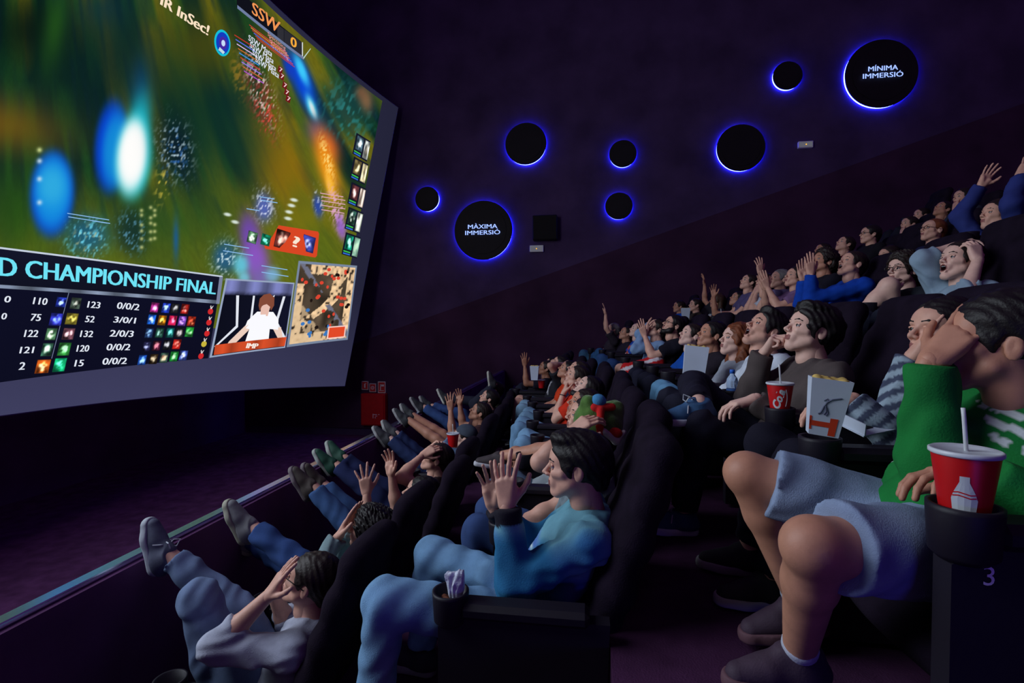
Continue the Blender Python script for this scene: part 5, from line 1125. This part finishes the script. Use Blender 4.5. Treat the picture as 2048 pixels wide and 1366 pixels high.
# popcorn boxes
card = mat('card_white', (196, 206, 224), .7, .05); cardgrey = mat('card_print_grey', (96, 100, 124), .7, .1); cardred = mat('card_print_red', (206, 62, 30), .6, .08); corn = mat('popcorn', (206, 176, 100), .9, .25, 60)
def popbox(p, w, hh, label, yaw=0.0, tilt=0.0, art=True, fill=True, taper=.72):
    root = empty('popcorn_box', tuple(p), label, 'box'); root.rotation_euler = (0, tilt, yaw)
    a, b = w/2*taper, w/2; t = .003; V = []
    for q, z in ((a, 0), (b, hh), (b-t, hh), (a-t, t*2)):
        V += [(-q, -q*.7, z), (q, -q*.7, z), (q, q*.7, z), (-q, q*.7, z)]
    Fc = [(3, 2, 1, 0)]+[(k*4+i, k*4+(i+1) % 4, (k+1)*4+(i+1) % 4, (k+1)*4+i) for k in range(3) for i in range(4)]+[(12, 13, 14, 15)]
    MB().add(V, Fc).build('box_card', card, root)
    if fill:
        r = random.Random(5); P = [ell((r.uniform(-b*.7, b*.7), r.uniform(-b*.45, b*.45), hh-.008+r.uniform(-.01, .008)), (.014, .012, .011), k=.004) for _ in range(26)]
        v, q = shape(P, .005); o = link('popcorn', mesh_np('popcorn', v, q, [corn]), root); o['kind'] = 'stuff'
    if art:
        def F(u, v, off=.0012):     # u,v in 0..1 on the face turned to the camera
            q = a+(b-a)*v; return (-q+2*q*u, -q*.7-off, hh*v)
        def pl(pts, m_, nm, off=.0012, **kw): MB().add([F(u, v, off) for u, v in pts], [tuple(range(len(pts)))]).build(nm, m_, root, **kw)
        g = MB()
        g.add([F(*q) for q in ((.0, .16), (.62, .16), (.62, .25), (.0, .25))], [(0, 1, 2, 3)]); g.add([F(*q) for q in ((.62, .02), (.85, .02), (.85, .33), (.62, .33))], [(0, 1, 2, 3)])
        g.add([F(*q) for q in ((.0, .09), (.07, .09), (.07, .33), (.0, .33))], [(0, 1, 2, 3)]); g.build('red_lettering', cardred, root, label='bold orange-red letter strokes lying sideways')
        g = MB()
        for pts, r_ in ((((.38, .52), (.45, .60), (.58, .66), (.80, .70)), .0028), (((.38, .52), (.34, .45), (.30, .40), (.24, .38)), .003), (((.42, .54), (.46, .44), (.40, .38)), .003), (((.50, .60), (.44, .66), (.36, .62)), .002), (((.46, .50), (.52, .42), (.47, .36)), .0024)):
            g.tube([F(u, v, .0002) for u, v in pts], r_*w/.12, 6)
        g.build('grey_figure', cardgrey, root, label='grey brush figure')
    return root
g3 = holder(1.95); popbox((g3[0]+.005, g3[1], FLOOR[3]+.632), .108, .170, 'tall white popcorn box with orange-red lettering, by the hooded jacket', yaw=math.radians(-14), tilt=math.radians(7))
popbox(A_(1384, 772, 3.55), .15, .27, 'tall pale blue-white popcorn box in front of the auburn hair', yaw=math.radians(-8), tilt=math.radians(6), art=False, taper=.86)
popbox(A_(1069, 760, 6.8), .12, .19, 'small white popcorn tub far along the second row', art=False)
popbox(A_(1371, 640, 8.9), .14, .20, 'small white popcorn tub in the fourth row', art=False)
o = MB(); V = []
root = empty('paper_tray', tuple(A_(1728, 850, 1.80)), 'folded white paper tray with black print on dark knees', 'paper'); root.rotation_euler = (math.radians(14), math.radians(-8), math.radians(20))
MB().box((0, 0, 0), (.13, .12, .004)).box((-.06, 0, .02), (.004, .12, .04)).box((0, .058, .02), (.13, .004, .04)).build('tray_card', card, root)
MB().box((-.02, -.02, .0035), (.05, .018, .001)).box((-.035, .0, .0035), (.018, .05, .001)).build('black_print', mat('print_black', (20, 18, 26), .7, .1), root)
# water bottle
g4 = holder(3.15); p = (g4[0], g4[1], FLOOR[3]+.60); root = empty('water_bottle', tuple(p), 'clear plastic water bottle with blue cap beside the white shirt', 'bottle')
gl = bpy.data.materials.new('clear_plastic'); gl.use_nodes = True; b_ = gl.node_tree.nodes['Principled BSDF']; b_.inputs['Base Color'].default_value = (.62, .76, .95, 1); b_.inputs['Roughness'].default_value = .12; b_.inputs['Transmission Weight'].default_value = .75; b_.inputs['IOR'].default_value = 1.2
MB().lathe([(.026, 0), (.029, .004), (.029, .03), (.027, .036), (.029, .042), (.029, .075), (.026, .088), (.012, .108), (.0115, .118)], 24).build('bottle_body', gl, root, smooth=True)
MB().lathe([(.0135, .114), (.0135, .132), (.012, .134)], 20).build('cap', mat('cap_blue', (50, 110, 214), .4, .05), root, smooth=True)
MB().lathe([(.0296, .006), (.0296, .034)], 24, cap0=False, cap1=False).build('label_band', mat('label_blue', (90, 140, 226), .5, .1, 60), root, smooth=True)
g = MB()
for i in range(5): g.box((.0305*math.cos(-1.9+.0), .0305*math.sin(-1.9), .046+.007*i), (.010, .003, .003))
g.build('label_marks', mat('print_white'), root)
# popcorn sack with tissue in the near cup holder of row 2
so = [o for o in bpy.data.objects if o.name.startswith('cinema_chair') and o.parent is None and abs(o.location.y-1.85) < .01][0]
hx, hy, hz = so.location.x-.255, so.location.y-.30, FLOOR[2]
root = empty('snack_wrapper', (hx+.015, hy, hz+.60), 'crumpled silvery snack wrapper in the cup holder by the track jacket', 'wrapper')
P = [cone((0, 0, -.02), (.006, 0, .05), .016, .022, .02), cone((.01, .01, .03), (.016, .004, .075), .013, .017, .01), cone((-.012, -.006, .02), (-.018, 0, .07), .012, .014, .01)]
v, q = shape(P, .004, post=folds(.004, 190, 3)); link('wrapper_sheet', mesh_np('wrapper_sheet', v, q, [mat('foil_paper', (200, 206, 226), .35, .2, 60, .5, 160, spec=.6)]), root)
v, q = shape([ell((-.028, -.01, .0), (.012, .010, .008), k=.004), ell((-.038, .008, -.002), (.010, .010, .008), k=.004), ell((-.018, .018, -.002), (.011, .009, .008), k=.004)], .003); link('crumbs', mesh_np('crumbs', v, q, [mat('crumb_brown', (120, 70, 50), .8, .3, 90)]), root)['kind'] = 'stuff'
# green plush hat worn by the bare raised arm's owner
pp = [p for p in PEOPLE if 'green plush hat' in p['label']][0]; H = pp['H']; HM = pp['HM']
tr = lambda v: np.asarray(v)@HM.T
root = empty('plush_hat', tuple(H), 'green plush hat with blue ball, red strap and watermelon-red patch', 'hat')
pl_ = mat('plush_green', (84, 120, 56), 1.0, .2, 30, .6, 260, .1, sheen=.3)
v, q = shape([ell((-.015, 0, .060), (.118, .104, .098), k=.03), cone((.035, .03, .08), (.05, .035, .145), .055, .040, .03), cone((-.055, -.02, .08), (-.085, -.02, .13), .058, .046, .03), half((0, 0, -1), -.020)], .006, post=folds(.003, 90, 2)); link('hat_body', mesh_np('hat_body', tr(v), q, [pl_]), root)
v, q = shape([ell((.010, .050, .165), (.036, .036, .034))], .005); link('ball', mesh_np('ball', tr(v), q, [mat('plush_blue', (74, 140, 190), 1., .1, 30, .4, 260)]), root, label='blue plush ball')
v, q = shape([cone((.025, .066, .132), (-.055, .058, .150), .024, .018, .02), cone((-.002, .085, .130), (-.006, .116, .060), .018, .016, .01), cone((-.006, .116, .060), (-.022, .112, -.012), .016, .013, .01)], .005); link('strap', mesh_np('strap', tr(v), q, [mat('plush_red', (196, 34, 34), 1., .1, 30, .4, 260)]), root, label='red plush strap')
v, q = shape([cone((-.030, .112, .040), (-.095, .090, .002), .016, .014, .02), cone((-.095, .090, .002), (-.128, .062, .045), .014, .012, .02)], .005); link('rind', mesh_np('rind', tr(v), q, [mat('plush_white', (206, 200, 190), 1., .1, 30, .4, 260)]), root, label='white curved rim')
v, q = shape([ell((-.085, .088, .040), (.034, .022, .024))], .005); link('patch', mesh_np('patch', tr(v), q, [mat('plush_red')]), root, label='red patch')
# red sports jacket over the knees of the bearded person with glasses
pp = [p for p in PEOPLE if 'full beard and black tee' in p['label']][0]; c = .5*(pp['pel']+pp['knee'][1])+np.array((0, -.08, .10))
root = empty('sports_jacket', tuple(c), 'red sports jacket with white stripe laid over bare knees', 'jacket')
v, q = shape([cone((-.16, -.02, -.02), (.12, .0, .04), .085, .10, .05), cone((.12, 0, .04), (.20, .05, .13), .08, .05, .05), cone((-.12, -.08, -.05), (.06, -.10, -.06), .05, .06, .05)], .013, post=folds(.008, 60, 9))
k = np.abs(v[:, 2]-.05-.35*v[:, 0]+.25*v[:, 1]) < .020; cc = np.where(k[:, None], lin((214, 206, 214))[None], lin((196, 24, 30))[None])
link('jacket_cloth', mesh_np('jacket_cloth', v, q, [mat('cloth_pattern', attr=True)], colors=cc), root)
# wrist things
def band(pp, s, col, label, k=.02):
    w, e = pp['wri'][s], pp['elb'][s]; d = nrm(w-e); M = frame(d, (0, 0, 1) if abs(d[2]) < .9 else (1, 0, 0)); c = w-d*k; n = 18
    g = MB().tube([c+M[:, 1]*.031*math.cos(2*PI*i/n)+M[:, 2]*.031*math.sin(2*PI*i/n) for i in range(n)], .004, 6, closed=True); g.v = [tuple(np.array(x)-c) for x in g.v]
    o = g.build('wristband', mat(*col), None, label=label, cat='wristband', loc=tuple(c)); return o
f_ = lambda t: [p for p in PEOPLE if t in p['label']][0]
band(f_('interlaced fingers'), 1, ('watch_dark', (30, 44, 60), .4, .1), 'dark watch on the wrist of the red tee with interlaced fingers')
band(f_('auburn hair'), 1, ('bracelet_pale', (214, 206, 196), .3, .1), 'thin pale bracelet on the arm of the auburn-haired person')
